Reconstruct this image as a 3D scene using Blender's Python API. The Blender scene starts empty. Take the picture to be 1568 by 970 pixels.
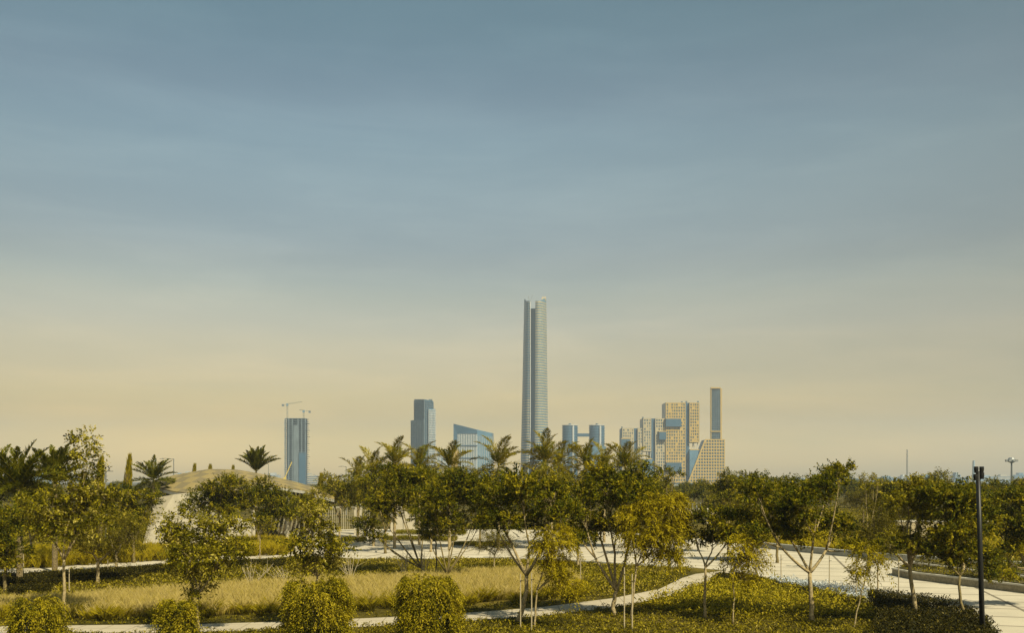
import bpy, math, random
import numpy as np
from mathutils import Vector
R = math.radians
# ------------------------------------------------------------------ camera, sky, sun, exposure
SC = bpy.context.scene
COL = SC.collection
F = 1500.0; CX = 784.0; HY = 738.0; CH = 6.5
cam = bpy.data.cameras.new('camera'); camo = bpy.data.objects.new('camera', cam); COL.objects.link(camo)
camo.location = (0, 0, CH); camo.rotation_euler = (R(90), 0, 0)
cam.sensor_width = 36; cam.lens = 36*F/1568; cam.shift_y = (HY-485)/1568
cam.clip_start = 0.5; cam.clip_end = 40000
SC.camera = camo

SUN_AZ = R(143); SUN_EL = R(47)           # azimuth clockwise from +Y (view direction)
w = bpy.data.worlds.new('World'); SC.world = w; w.use_nodes = True
nt = w.node_tree; nt.nodes.clear()
def wn(t, **k):
    n = nt.nodes.new(t)
    for a, b in k.items(): setattr(n, a, b)
    return n
sky = wn('ShaderNodeTexSky', sky_type='NISHITA', sun_disc=False, sun_elevation=SUN_EL, sun_rotation=SUN_AZ,
         altitude=50, air_density=1.0, dust_density=2.5, ozone_density=1.5)
tc = wn('ShaderNodeTexCoord'); sep = wn('ShaderNodeSeparateXYZ'); nt.links.new(tc.outputs['Generated'], sep.inputs[0])
ramp = wn('ShaderNodeValToRGB'); mr = wn('ShaderNodeMapRange')
nt.links.new(sep.outputs['Z'], mr.inputs['Value']); mr.inputs['From Min'].default_value = 0; mr.inputs['From Max'].default_value = 0.5
nt.links.new(mr.outputs[0], ramp.inputs[0])
SKYT = [(0.0507, (0.711, 0.436, 0.096)), (0.1105, (0.416, 0.234, 0.048)), (0.1832, (0.293, 0.173, 0.066)), (0.2876, (0.264, 0.17, 0.092)), (0.3771, (0.214, 0.158, 0.099)), (0.4582, (0.171, 0.141, 0.102)), (0.6302, (0.161, 0.154, 0.117)), (0.7406, (0.131, 0.134, 0.107)), (0.8537, (0.106, 0.126, 0.1))]
SKYT = [(0.0, tuple(c*k for c, k in zip(SKYT[0][1], (1.35, 1.30, 1.1))))]+SKYT
el = ramp.color_ramp.elements; ramp.color_ramp.interpolation = 'CARDINAL'
while len(el) > 1: el.remove(el[-1])
el[0].position = SKYT[0][0]; el[0].color = (*SKYT[0][1], 1)
for p_, c_ in SKYT[1:]:
    e = el.new(p_); e.color = (*c_, 1)
mx = wn('ShaderNodeMix', data_type='RGBA', blend_type='MULTIPLY'); mx.inputs[0].default_value = 1
rsc = wn('ShaderNodeVectorMath', operation='SCALE'); rsc.inputs['Scale'].default_value = 3.2; nt.links.new(ramp.outputs[0], rsc.inputs[0])
nt.links.new(sky.outputs[0], mx.inputs[6]); nt.links.new(rsc.outputs[0], mx.inputs[7])
# thin high cloud streaks
mp = wn('ShaderNodeMapping'); mp.inputs['Scale'].default_value = (1.3, 1.3, 6.0); mp.inputs['Rotation'].default_value = (0, R(12), 0)
cn = wn('ShaderNodeTexNoise'); cn.inputs['Scale'].default_value = 2.2; cn.inputs['Detail'].default_value = 5; cn.inputs['Roughness'].default_value = .55
cr = wn('ShaderNodeMapRange'); cr.inputs['From Min'].default_value = .35; cr.inputs['From Max'].default_value = .75
cr.inputs['To Min'].default_value = 0; cr.inputs['To Max'].default_value = 1
nt.links.new(tc.outputs['Generated'], mp.inputs[0]); nt.links.new(mp.outputs[0], cn.inputs['Vector']); nt.links.new(cn.outputs[0], cr.inputs[0])
mpb = wn('ShaderNodeMapping'); mpb.inputs['Scale'].default_value = (2.2, 2.2, 15.0); mpb.inputs['Rotation'].default_value = (0, R(-14), R(20))
cnb = wn('ShaderNodeTexNoise'); cnb.inputs['Scale'].default_value = 1.7; cnb.inputs['Detail'].default_value = 7; cnb.inputs['Roughness'].default_value = .62; cnb.inputs['Distortion'].default_value = .4
nt.links.new(tc.outputs['Generated'], mpb.inputs[0]); nt.links.new(mpb.outputs[0], cnb.inputs['Vector'])
crb = wn('ShaderNodeMapRange'); crb.inputs['From Min'].default_value = .45; crb.inputs['From Max'].default_value = .75; nt.links.new(cnb.outputs[0], crb.inputs[0])
cadd = wn('ShaderNodeMath', operation='MULTIPLY_ADD'); cadd.inputs[1].default_value = .55; nt.links.new(crb.outputs[0], cadd.inputs[0])
chalf = wn('ShaderNodeMath', operation='MULTIPLY'); chalf.inputs[1].default_value = .6; nt.links.new(cr.outputs[0], chalf.inputs[0]); nt.links.new(chalf.outputs[0], cadd.inputs[2])
ctint = wn('ShaderNodeMix', data_type='RGBA'); ctint.inputs[6].default_value = (.91, .925, .94, 1); ctint.inputs[7].default_value = (1.24, 1.18, 1.12, 1); nt.links.new(cadd.outputs[0], ctint.inputs[0])
mx2 = wn('ShaderNodeMix', data_type='RGBA', blend_type='MULTIPLY'); mx2.inputs[0].default_value = 1
nt.links.new(mx.outputs[2], mx2.inputs[6]); nt.links.new(ctint.outputs[2], mx2.inputs[7])
bg = wn('ShaderNodeBackground'); bg.inputs[1].default_value = 0.15
wo = wn('ShaderNodeOutputWorld'); # sky a little dimmer away from the view's middle azimuths
ax = wn('ShaderNodeMath', operation='MULTIPLY_ADD'); ax.inputs[1].default_value = -.20; ax.inputs[2].default_value = 1.0; nt.links.new(sep.outputs['X'], ax.inputs[0])
sq = wn('ShaderNodeMath', operation='MULTIPLY'); nt.links.new(sep.outputs['X'], sq.inputs[0]); nt.links.new(sep.outputs['X'], sq.inputs[1])
sq2 = wn('ShaderNodeMath', operation='MULTIPLY_ADD'); sq2.inputs[1].default_value = -.75; nt.links.new(sq.outputs[0], sq2.inputs[0]); nt.links.new(ax.outputs[0], sq2.inputs[2])
mx3 = wn('ShaderNodeMix', data_type='RGBA', blend_type='MULTIPLY'); mx3.inputs[0].default_value = 1
nt.links.new(mx2.outputs[2], mx3.inputs[6]); nt.links.new(sq2.outputs[0], mx3.inputs[7])
nt.links.new(mx3.outputs[2], bg.inputs[0]); nt.links.new(bg.outputs[0], wo.inputs[0])

sl = bpy.data.lights.new('sun', 'SUN'); sl.energy = 4.5; sl.angle = R(0.5); sl.color = (1.0, .90, .66)
so = bpy.data.objects.new('sun', sl); COL.objects.link(so)
sd = Vector((math.sin(SUN_AZ)*math.cos(SUN_EL), math.cos(SUN_AZ)*math.cos(SUN_EL), math.sin(SUN_EL)))
so.rotation_euler = (-sd).to_track_quat('-Z', 'Y').to_euler(); so.location = (60, -40, 60)
SC.view_settings.view_transform = 'Standard'; SC.view_settings.look = 'None'
SC.view_settings.exposure = 0.9; SC.view_settings.gamma = 1; SC.view_settings.use_curve_mapping = False
SC.cycles.max_bounces = 6; SC.cycles.diffuse_bounces = 3; SC.cycles.transmission_bounces = 4; SC.cycles.volume_bounces = 0
HAZE = 0.00018

# ------------------------------------------------------------------ helpers
rng = np.random.default_rng(7)
random.seed(7)
def gY(py): return CH*F/(py-HY)
def at(px, py, Y): return np.array([(px-CX)/F*Y, Y, CH+(HY-py)/F*Y])
def gp(px, py): Y = gY(py); return np.array([(px-CX)/F*Y, Y, 0.0])

MATS = {}
def mat(name, col, rough=.8, metal=0, var=0.0, scale=3.0, col2=None, bump=0.0, spec=.3, detail=4):
    if name in MATS: return MATS[name]
    m = bpy.data.materials.new(name); m.use_nodes = True; n = m.node_tree; b = n.nodes['Principled BSDF']
    b.inputs['Roughness'].default_value = rough; b.inputs['Metallic'].default_value = metal
    b.inputs['Specular IOR Level'].default_value = spec
    c2 = col2 or tuple(c*(1-var) for c in col)
    t = n.nodes.new('ShaderNodeTexCoord'); z = n.nodes.new('ShaderNodeTexNoise')
    z.inputs['Scale'].default_value = scale; z.inputs['Detail'].default_value = detail; z.inputs['Roughness'].default_value = .65
    r = n.nodes.new('ShaderNodeValToRGB'); r.color_ramp.elements[0].position = .35; r.color_ramp.elements[1].position = .65
    r.color_ramp.elements[0].color = (*c2, 1); r.color_ramp.elements[1].color = (*col, 1)
    n.links.new(t.outputs['Object'], z.inputs['Vector']); n.links.new(z.outputs[0], r.inputs[0]); n.links.new(r.outputs[0], b.inputs['Base Color'])
    if bump:
        bp = n.nodes.new('ShaderNodeBump'); bp.inputs['Strength'].default_value = bump; bp.inputs['Distance'].default_value = .05
        n.links.new(z.outputs[0], bp.inputs['Height']); n.links.new(bp.outputs[0], b.inputs['Normal'])
    MATS[name] = m; return m
def leafmat(name, stops, trans=.3, rough=.55):
    if name != 'pale_flower': stops = [(p, (c[0]*.98*(.75 if p == 0 else 1), c[1]*.95*(.75 if p == 0 else 1), c[2])) for p, c in stops]
    m = bpy.data.materials.new(name); m.use_nodes = True; n = m.node_tree; b = n.nodes['Principled BSDF']; out = n.nodes['Material Output']
    a = n.nodes.new('ShaderNodeAttribute'); a.attribute_name = 'v'
    r = n.nodes.new('ShaderNodeValToRGB'); e = r.color_ramp.elements
    e[0].position = stops[0][0]; e[0].color = (*stops[0][1], 1); e[1].position = stops[-1][0]; e[1].color = (*stops[-1][1], 1)
    for p, c in stops[1:-1]:
        q = e.new(p); q.color = (*c, 1)
    n.links.new(a.outputs['Fac'], r.inputs[0]); n.links.new(r.outputs[0], b.inputs['Base Color'])
    b.inputs['Roughness'].default_value = rough; b.inputs['Specular IOR Level'].default_value = .07
    tr = n.nodes.new('ShaderNodeBsdfTranslucent'); n.links.new(r.outputs[0], tr.inputs[0])
    mxs = n.nodes.new('ShaderNodeMixShader'); mxs.inputs[0].default_value = trans
    n.links.new(b.outputs[0], mxs.inputs[1]); n.links.new(tr.outputs[0], mxs.inputs[2]); n.links.new(mxs.outputs[0], out.inputs[0])
    MATS[name] = m; return m

def link(o, parent=None):
    COL.objects.link(o)
    if parent is not None: o.parent = parent
    return o
def tag(o, label=None, cat=None, group=None, kind=None):
    if label: o['label'] = label
    if cat: o['category'] = cat
    if group: o['group'] = group
    if kind: o['kind'] = kind
    return o
def empty(name, loc, label, cat, group=None):
    o = bpy.data.objects.new(name, None); o.location = tuple(float(c) for c in loc); o.empty_display_size = .3
    link(o); tag(o, label, cat, group); return o
class MB:
    def __init__(s): s.v = []; s.f = []
    def add(s, v, f):
        k = len(s.v); s.v += [tuple(float(c) for c in p) for p in v]; s.f += [tuple(i+k for i in q) for q in f]
    def box(s, lo, hi):
        x0, y0, z0 = lo; x1, y1, z1 = hi
        s.add([(x0,y0,z0),(x1,y0,z0),(x1,y1,z0),(x0,y1,z0),(x0,y0,z1),(x1,y0,z1),(x1,y1,z1),(x0,y1,z1)],
              [(0,3,2,1),(4,5,6,7),(0,1,5,4),(1,2,6,5),(2,3,7,6),(3,0,4,7)])
    def prism(s, plan, z0, ztop):
        n = len(plan); zt = ztop if hasattr(ztop, '__len__') else [ztop]*n
        v = [(p[0], p[1], z0) for p in plan]+[(p[0], p[1], z) for p, z in zip(plan, zt)]
        s.add(v, [tuple(range(n))[::-1], tuple(range(n, 2*n))]+[(i, (i+1) % n, n+(i+1) % n, n+i) for i in range(n)])
    def bar(s, a, b, wd, dp=None):
        a = Vector(a); b = Vector(b); d = (b-a).normalized(); dp = dp or wd
        u = d.cross(Vector((0, 1, 0)));
        if u.length < .05: u = d.cross(Vector((1, 0, 0)))
        u.normalize(); v = d.cross(u).normalized()
        P = []
        for c in (a, b):
            for su, sv in ((-1,-1),(1,-1),(1,1),(-1,1)): P.append(c+u*su*wd/2+v*sv*dp/2)
        s.add(P, [(0,3,2,1),(4,5,6,7),(0,1,5,4),(1,2,6,5),(2,3,7,6),(3,0,4,7)])
    def tube(s, pts, rad, n=7, cap=True):
        pts = [Vector(tuple(float(c) for c in p)) for p in pts]; V = []; m = len(pts)
        u = None
        for i, p in enumerate(pts):
            d = (pts[min(i+1, m-1)]-pts[max(i-1, 0)]).normalized()
            if u is None:
                u = d.cross(Vector((.3, 1, .1))).normalized()
            else:
                u = (u-d*u.dot(d)).normalized()
            q = d.cross(u)
            r = rad[i] if hasattr(rad, '__len__') else rad
            for k in range(n):
                a = 2*math.pi*k/n; V.append(p+u*math.cos(a)*r+q*math.sin(a)*r)
        Fc = [(i*n+k, i*n+(k+1) % n, (i+1)*n+(k+1) % n, (i+1)*n+k) for i in range(m-1) for k in range(n)]
        if cap: Fc += [tuple(range(n))[::-1], tuple(range((m-1)*n, m*n))]
        s.add(V, Fc)
    def build(s, name, m, parent=None, origin=None, smooth=False):
        me = bpy.data.meshes.new(name)
        o0 = origin if origin is not None else (tuple(parent.location) if parent is not None else (0, 0, 0))
        me.from_pydata([(p[0]-o0[0], p[1]-o0[1], p[2]-o0[2]) for p in s.v], [], s.f); me.update()
        me.materials.append(m)
        if smooth: me.polygons.foreach_set('use_smooth', [True]*len(me.polygons))
        ob = bpy.data.objects.new(name, me); link(ob, parent)
        if parent is None: ob.location = o0
        return ob
def leafmesh(name, P, m, parent=None, origin=(0,0,0), v=None, smooth=False):
    """P: N x 4 x 3 rhombus leaves"""
    N = len(P); me = bpy.data.meshes.new(name)
    V = (P-np.array(origin)).reshape(-1, 3).astype(np.float32)
    me.vertices.add(4*N); me.vertices.foreach_set('co', V.ravel())
    me.loops.add(4*N); me.loops.foreach_set('vertex_index', np.arange(4*N, dtype=np.int32))
    me.polygons.add(N); me.polygons.foreach_set('loop_start', np.arange(0, 4*N, 4, dtype=np.int32))
    me.polygons.foreach_set('loop_total', np.full(N, 4, dtype=np.int32))
    me.update(calc_edges=True)
    a = me.attributes.new('v', 'FLOAT', 'POINT')
    if v is None: v = rng.random(N)
    a.data.foreach_set('value', np.repeat(v, 4).astype(np.float32))
    me.materials.append(m)
    ob = bpy.data.objects.new(name, me); link(ob, parent)
    if parent is None: ob.location = tuple(float(c) for c in origin)
    return ob
def unit(a): return a/np.maximum(np.linalg.norm(a, axis=-1, keepdims=True), 1e-9)
def rhomb(c, d, n, L, W, bend=.15):
    """leaf from point c along d (unit), flat normal n; L,W arrays"""
    L = np.asarray(L)[:, None]; W = np.asarray(W)[:, None]
    s = unit(np.cross(d, n)); n2 = np.cross(s, d)
    mid = c+d*L*.45+n2*L*bend*.5
    return np.stack([c, mid+s*W*.5, c+d*L, mid-s*W*.5], 1)
def inpoly(x, y, poly):
    poly = np.asarray(poly); r = np.zeros(len(x), bool); j = len(poly)-1
    for i in range(len(poly)):
        xi, yi = poly[i]; xj, yj = poly[j]
        c = ((yi > y) != (yj > y)) & (x < (xj-xi)*(y-yi)/(yj-yi+1e-12)+xi); r ^= c; j = i
    return r
def gpoly(pxs): return np.array([gp(a, b)[:2] for a, b in pxs])
def scatter(poly, dens, rg=rng):
    lo = poly.min(0); hi = poly.max(0); n = int((hi-lo).prod()*dens)
    p = lo+rg.random((n, 2))*(hi-lo)
    return p[inpoly(p[:, 0], p[:, 1], poly)]
def sheet(name, poly, z, m, kind='structure'):
    me = bpy.data.meshes.new(name); me.from_pydata([(p[0], p[1], 0) for p in poly], [], [tuple(range(len(poly)))]); me.update()
    if me.polygons[0].normal.z < 0: me.flip_normals()
    me.materials.append(m); o = bpy.data.objects.new(name, me); o.location = (0, 0, z); link(o)
    if kind: o['kind'] = kind
    return o

# ------------------------------------------------------------------ materials
conc = mat('pale_concrete', (.56,.52,.43), .85, var=.15, scale=.6, bump=.1)
white_wall = mat('white_render', (.39,.35,.255), .8, var=.18, scale=.8)
bark = mat('pale_bark', (.34,.27,.14), .9, col2=(.18,.135,.055), scale=9, bump=.6)
bark_dark = mat('dark_bark', (.20,.155,.06), .9, col2=(.09,.068,.022), scale=9, bump=.6)
palm_bark = mat('palm_bark', (.22,.17,.08), .95, col2=(.09,.065,.025), scale=14, bump=1)
twig = mat('bare_twig', (.36,.30,.18), .9, var=.3, scale=8)
black_metal = mat('dark_metal', (.018,.018,.016), .45, .3, var=.2)
grey_metal = mat('grey_metal', (.22,.23,.22), .5, .4, var=.2)
glass_dark = mat('blue_glass', (.038,.095,.15), .35, .05, var=.25, scale=.05, spec=.6)
glass_mid = mat('pale_blue_glass', (.085,.175,.25), .35, .05, var=.2, scale=.05, spec=.6)
slab_pale = mat('pale_slab', (.40,.42,.40), .7, var=.12, scale=.1)
cream = mat('cream_facade', (.40,.285,.09), .8, var=.12, scale=.08)
grey_conc = mat('raw_concrete', (.13,.165,.18), .9, var=.3, scale=.1)
far_wall = mat('far_wall', (.24,.31,.36), .8, var=.3, scale=.03)

L_dark = leafmat('dark_leaf', [(0,(.026,.034,.0015)),(.36,(.075,.086,.002)),(.68,(.175,.155,.003)),(1,(.32,.26,.008))], .38)
L_olive = leafmat('olive_leaf', [(0,(.042,.050,.002)),(.36,(.13,.122,.003)),(.70,(.25,.21,.005)),(1,(.33,.27,.03))], .36)
L_light = leafmat('light_leaf', [(0,(.045,.050,.002)),(.35,(.13,.12,.003)),(.72,(.27,.23,.006)),(1,(.42,.36,.08))], .36)
L_yellow = leafmat('yellow_leaf', [(0,(.13,.115,.002)),(.4,(.26,.215,.003)),(.8,(.36,.29,.005)),(1,(.42,.34,.02))], .4)
L_bush = leafmat('bush_leaf', [(0,(.035,.040,.002)),(.4,(.16,.142,.003)),(.8,(.33,.27,.005)),(1,(.38,.31,.02))], .34)
L_tam = leafmat('grey_olive_leaf', [(0,(.045,.042,.003)),(.5,(.13,.112,.005)),(1,(.23,.19,.02))], .3)
L_palm = leafmat('palm_leaf', [(0,(.032,.042,.002)),(.5,(.095,.100,.003)),(.85,(.19,.165,.005)),(1,(.30,.24,.02))], .3)
L_palm_y = leafmat('yellow_palm_leaf', [(0,(.065,.065,.002)),(.5,(.20,.17,.004)),(1,(.38,.30,.02))], .34)
L_straw = leafmat('straw_grass', [(0,(.17,.145,.004)),(.35,(.30,.245,.010)),(.55,(.40,.32,.07)),(1,(.50,.41,.14))], .36, .7)
L_gold = leafmat('golden_grass', [(0,(.11,.095,.003)),(.4,(.27,.22,.005)),(1,(.38,.30,.012))], .36, .7)
L_cover = leafmat('cover_leaf', [(0,(.04,.036,.002)),(.45,(.135,.115,.003)),(.8,(.27,.22,.006)),(1,(.38,.31,.06))], .32)
L_coverd = leafmat('dark_cover_leaf', [(0,(.010,.011,.001)),(.6,(.028,.026,.002)),(.92,(.08,.062,.004)),(1,(.2,.16,.03))], .2)
L_flower = leafmat('pale_flower', [(0,(.14,.14,.07)),(.3,(.38,.43,.45)),(1,(.66,.68,.66))], .2)

# ------------------------------------------------------------------ ground, paving, paths
def ground_mat():
    m = bpy.data.materials.new('park_soil'); m.use_nodes = True; n = m.node_tree; b = n.nodes['Principled BSDF']
    b.inputs['Roughness'].default_value = 1; b.inputs['Specular IOR Level'].default_value = .1
    t = n.nodes.new('ShaderNodeTexCoord')
    z1 = n.nodes.new('ShaderNodeTexNoise'); z1.inputs['Scale'].default_value = .12; z1.inputs['Detail'].default_value = 8
    z2 = n.nodes.new('ShaderNodeTexNoise'); z2.inputs['Scale'].default_value = 4; z2.inputs['Detail'].default_value = 6
    r1 = n.nodes.new('ShaderNodeValToRGB'); e = r1.color_ramp.elements
    e[0].position = .35; e[0].color = (.040,.036,.003, 1); e[1].position = .62; e[1].color = (.15,.115,.02, 1)
    q = e.new(.5); q.color = (.085,.067,.006, 1)
    r2 = n.nodes.new('ShaderNodeValToRGB'); r2.color_ramp.elements[0].position = .4; r2.color_ramp.elements[0].color = (.45,.45,.45,1); r2.color_ramp.elements[1].position = .62
    mm = n.nodes.new('ShaderNodeMix'); mm.data_type = 'RGBA'; mm.blend_type = 'MULTIPLY'; mm.inputs[0].default_value = 1
    for z in (z1, z2): n.links.new(t.outputs['Object'], z.inputs['Vector'])
    n.links.new(z1.outputs[0], r1.inputs[0]); n.links.new(z2.outputs[0], r2.inputs[0])
    n.links.new(r1.outputs[0], mm.inputs[6]); n.links.new(r2.outputs[0], mm.inputs[7]); n.links.new(mm.outputs[2], b.inputs['Base Color'])
    return m
def paving_mat(name, rot, bw, bh, col, joint, mort=.02):
    m = bpy.data.materials.new(name); m.use_nodes = True; n = m.node_tree; b = n.nodes['Principled BSDF']
    b.inputs['Roughness'].default_value = .85; b.inputs['Specular IOR Level'].default_value = .2
    t = n.nodes.new('ShaderNodeTexCoord'); mp_ = n.nodes.new('ShaderNodeMapping'); mp_.inputs['Rotation'].default_value = (0, 0, rot)
    br = n.nodes.new('ShaderNodeTexBrick'); br.offset = 0; br.inputs['Scale'].default_value = 1
    br.inputs['Brick Width'].default_value = bw; br.inputs['Row Height'].default_value = bh; br.inputs['Mortar Size'].default_value = mort
    br.inputs['Color1'].default_value = (*col, 1); br.inputs['Color2'].default_value = (*[c*.93 for c in col], 1); br.inputs['Mortar'].default_value = (*joint, 1)
    z = n.nodes.new('ShaderNodeTexNoise'); z.inputs['Scale'].default_value = .35; z.inputs['Detail'].default_value = 8; z.inputs['Roughness'].default_value = .7
    r = n.nodes.new('ShaderNodeMapRange'); r.inputs['From Min'].default_value = .3; r.inputs['From Max'].default_value = .7; r.inputs['To Min'].default_value = .84; r.inputs['To Max'].default_value = 1.05
    mm = n.nodes.new('ShaderNodeMix'); mm.data_type = 'RGBA'; mm.blend_type = 'MULTIPLY'; mm.inputs[0].default_value = 1
    n.links.new(t.outputs['Object'], mp_.inputs[0]); n.links.new(mp_.outputs[0], br.inputs['Vector']); n.links.new(t.outputs['Object'], z.inputs['Vector'])
    n.links.new(z.outputs[0], r.inputs[0]); n.links.new(br.outputs[0], mm.inputs[6]); n.links.new(r.outputs[0], mm.inputs[7]); n.links.new(mm.outputs[2], b.inputs['Base Color'])
    return m
GR = 7000
g = sheet('ground', np.array([(math.cos(a)*GR, math.sin(a)*GR) for a in np.linspace(0, 2*math.pi, 65)[:-1]]), 0, ground_mat())

PLAZA = [(-60,887),(0,884),(100,875),(260,865),(360,859),(440,854),(540,856),(640,856),(740,854),(870,859),(960,865),(1060,870),(1130,877),
         (1180,887),(1300,905),(1400,925),(1480,947),(1530,972),(1560,1010),(1840,1010),(1840,884),(1568,869),(1400,858),(1300,852),(1165,838),
         (1060,824),(960,816),(860,813),(760,812),(600,811),(500,812),(450,817),(425,830),(400,844),(350,850),(250,857),(100,865),(0,873),(-60,877)]
plaza_mat = paving_mat('plaza_paving', R(14), 6.5, 3.2, (.43,.385,.285), (.15,.13,.09), .10)
sheet('plaza', gpoly(PLAZA), .012, plaza_mat)
PATH_TOP = [(-40,961),(100,959),(300,957),(440,953),(560,948),(700,941),(830,931),(940,917),(1010,903),(1045,886),(1065,880),(1110,875)]
PATH_BOT = [(1150,884),(1095,889),(1065,898),(1030,913),(950,930),(830,944),(700,953),(560,961),(440,966),(300,969),(100,972),(-40,974)]
path_mat = paving_mat('path_paving', 0, 1.2, 1.2, (.38,.33,.23), (.24,.20,.13), .03)
sheet('footpath', gpoly(PATH_TOP+PATH_BOT), .008, path_mat)

# planted islands and low walls on the right of the plaza
def wall_line(name, pts, thick, h, m, label, cat='wall', group=None):
    P = [gp(*p) for p in pts]; o = empty(name, P[0], label, cat, group) if False else None
    b = MB()
    n = len(P); off = []
    for i in range(n):
        d = P[min(i+1, n-1)]-P[max(i-1, 0)]; d = d/np.linalg.norm(d); off.append(np.array([-d[1], d[0], 0])*thick)
    V = []
    for p, q in zip(P, off): V += [p, p+q, p+q+np.array([0,0,h]), p+np.array([0,0,h])]
    Fc = []
    for i in range(n-1):
        for k in range(4): Fc.append((4*i+k, 4*i+(k+1) % 4, 4*(i+1)+(k+1) % 4, 4*(i+1)+k))
    Fc += [(0,1,2,3), (4*n-1, 4*n-2, 4*n-3, 4*n-4)]
    b.add(V, Fc); ob = b.build(name, m, None, origin=tuple(P[0])); tag(ob, label, cat, group); return ob
stone = mat('planter_stone', (.30,.26,.17), .9, col2=(.18,.155,.095), scale=6, bump=.3)
coping = mat('coping_stone', (.50,.47,.38), .85, var=.15)
greywall = mat('grey_wall_stone', (.30,.30,.26), .85, var=.25, scale=2)
def planter(name, outline, h, label, inner=.35):
    P = gpoly(outline); o = empty(name, (P[0][0], P[0][1], 0), label, 'planter')
    c = P.mean(0); b = MB(); b.prism([(p[0], p[1]) for p in P], -.05, h); b.build('wall', stone, o)
    b = MB(); Q = c+(P-c)*1.008; b.prism([(p[0], p[1]) for p in Q], h+.002, h+.10); b.build('coping', coping, o)
    b = MB(); Q = P+(c-P)/np.linalg.norm(c-P, axis=1)[:, None]*inner; b.prism([(p[0], p[1]) for p in Q], h+.102, h+.16); b.build('soil', MATS.get('soil') or mat('soil', (.09,.075,.02), 1, var=.4, scale=3), o)
    return Q
PL1 = planter('planter', [(1366,882),(1400,889),(1480,899),(1568,910),(1840,945),(1840,925),(1568,901),(1480,890),(1420,882),(1385,878)], .42, 'long low stone planter with pale coping across the plaza at right')
PL2 = planter('planter', [(1395,870),(1480,882),(1568,893),(1840,920),(1840,907),(1568,884),(1480,875),(1420,868)], .35, 'second low planter just behind the long one at right')
wall_line('low_wall', [(1163,840),(1250,849),(1330,857),(1400,862),(1568,873),(1840,888)], .5, .55, greywall, 'long low grey wall closing the back of the plaza at right')
wall_line('kerb', [(540,857),(640,857),(740,855),(870,860),(960,866),(1060,871)], .15, .12, coping, 'pale kerb along the near edge of the plaza, centre', 'kerb')

# ------------------------------------------------------------------ grasses and ground cover
def blades(name, poly, clumps, per, H, W, m, label, spread=.35, vlo=0., vhi=1., z0=0., seed=1, jitter=.3, cat='grass', edge_tall=True):
    rg = np.random.default_rng(seed); c = scatter(poly, clumps, rg); n = len(c)
    hh = H*(.7+.5*rg.random(n)); idx = np.repeat(np.arange(n), per); N = len(idx)
    ang = rg.random(N)*2*np.pi; lean = rg.random(N)**.7*spread*1.7
    base = np.zeros((N, 3)); base[:, :2] = c[idx]+np.stack([np.cos(ang), np.sin(ang)], 1)*(rg.random(N)*.16)[:, None]; base[:, 2] = z0
    d = unit(np.stack([np.cos(ang)*lean, np.sin(ang)*lean, np.ones(N)], 1))
    L = hh[idx]*(.55+.5*rg.random(N)); nrm = unit(np.stack([np.cos(ang+1.57), np.sin(ang+1.57), rg.random(N)*.4], 1))
    # lower green part and curved upper part, as two leaves
    P1 = rhomb(base, d, nrm, L*.75, np.full(N, W), .05)
    d2 = unit(d+np.stack([np.cos(ang), np.sin(ang), -.3*np.ones(N)], 1)*(spread*1.2)+rg.normal(0, jitter*.3, (N, 3)))
    P2 = rhomb(base+d*(L*.5)[:, None], d2, nrm, L*.62, np.full(N, W*1.25), .2)
    v = np.clip(np.concatenate([vlo+(vhi-vlo)*(.0+.45*rg.random(N)), vlo+(vhi-vlo)*(.35+.65*rg.random(N))])+np.tile(rg.normal(0, .1, n)[idx], 2), 0, 1)
    o = leafmesh(name, np.concatenate([P1, P2]), m, None, (poly.mean(0)[0], poly.mean(0)[1], 0), v)
    tag(o, label, cat, None, 'stuff'); return o
def cover(name, poly, dens, per, size, H, m, label, seed=1, cat='ground cover', z0=0., patch=.0, even=False, vb=0.):
    rg = np.random.default_rng(seed); c = scatter(poly, dens, rg)
    if patch:
        k = rg.random((60, 2))*(poly.max(0)-poly.min(0))+poly.min(0); rr = 1+rg.random(60)*3
        dmin = np.min(np.hypot(c[:, None, 0]-k[None, :, 0], c[:, None, 1]-k[None, :, 1])/rr, 1); c = c[(dmin > 1) | (rg.random(len(c)) > patch)]
    n = len(c); idx = np.repeat(np.arange(n), per); N = len(idx)
    hh = H*(.3+.9*rg.random(n)); lump = .75+.5*np.sin(c[:, 0]*1.3+np.sin(c[:, 1]*1.7)*2)*np.cos(c[:, 1]*.9); hh *= np.clip(lump, .3, 1.4)
    if even: hh = H*(.86+.14*np.sin(c[:, 0]*2.1+np.sin(c[:, 1]*1.9)*2)*np.sin(c[:, 1]*2.3))
    ang = rg.random(N)*2*np.pi
    base = np.zeros((N, 3)); base[:, :2] = c[idx]+rg.normal(0, size*.7, (N, 2)); base[:, 2] = z0+hh[idx]*rg.random(N)**.6
    d = unit(np.stack([np.cos(ang), np.sin(ang), .2+rg.random(N)*1.2], 1)); nrm = unit(rg.normal(0, .5, (N, 3))+np.array([0, 0, 1.]))
    P = rhomb(base, d, nrm, size*(.6+.8*rg.random(N)), size*.42*(.7+.6*rg.random(N)))
    v = np.clip(rg.random(N)*.75+rg.normal(.1+vb, .14, n)[idx], 0, 1)
    o = leafmesh(name, P, m, None, (poly.mean(0)[0], poly.mean(0)[1], 0), v); tag(o, label, cat, None, 'stuff'); return o

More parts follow.
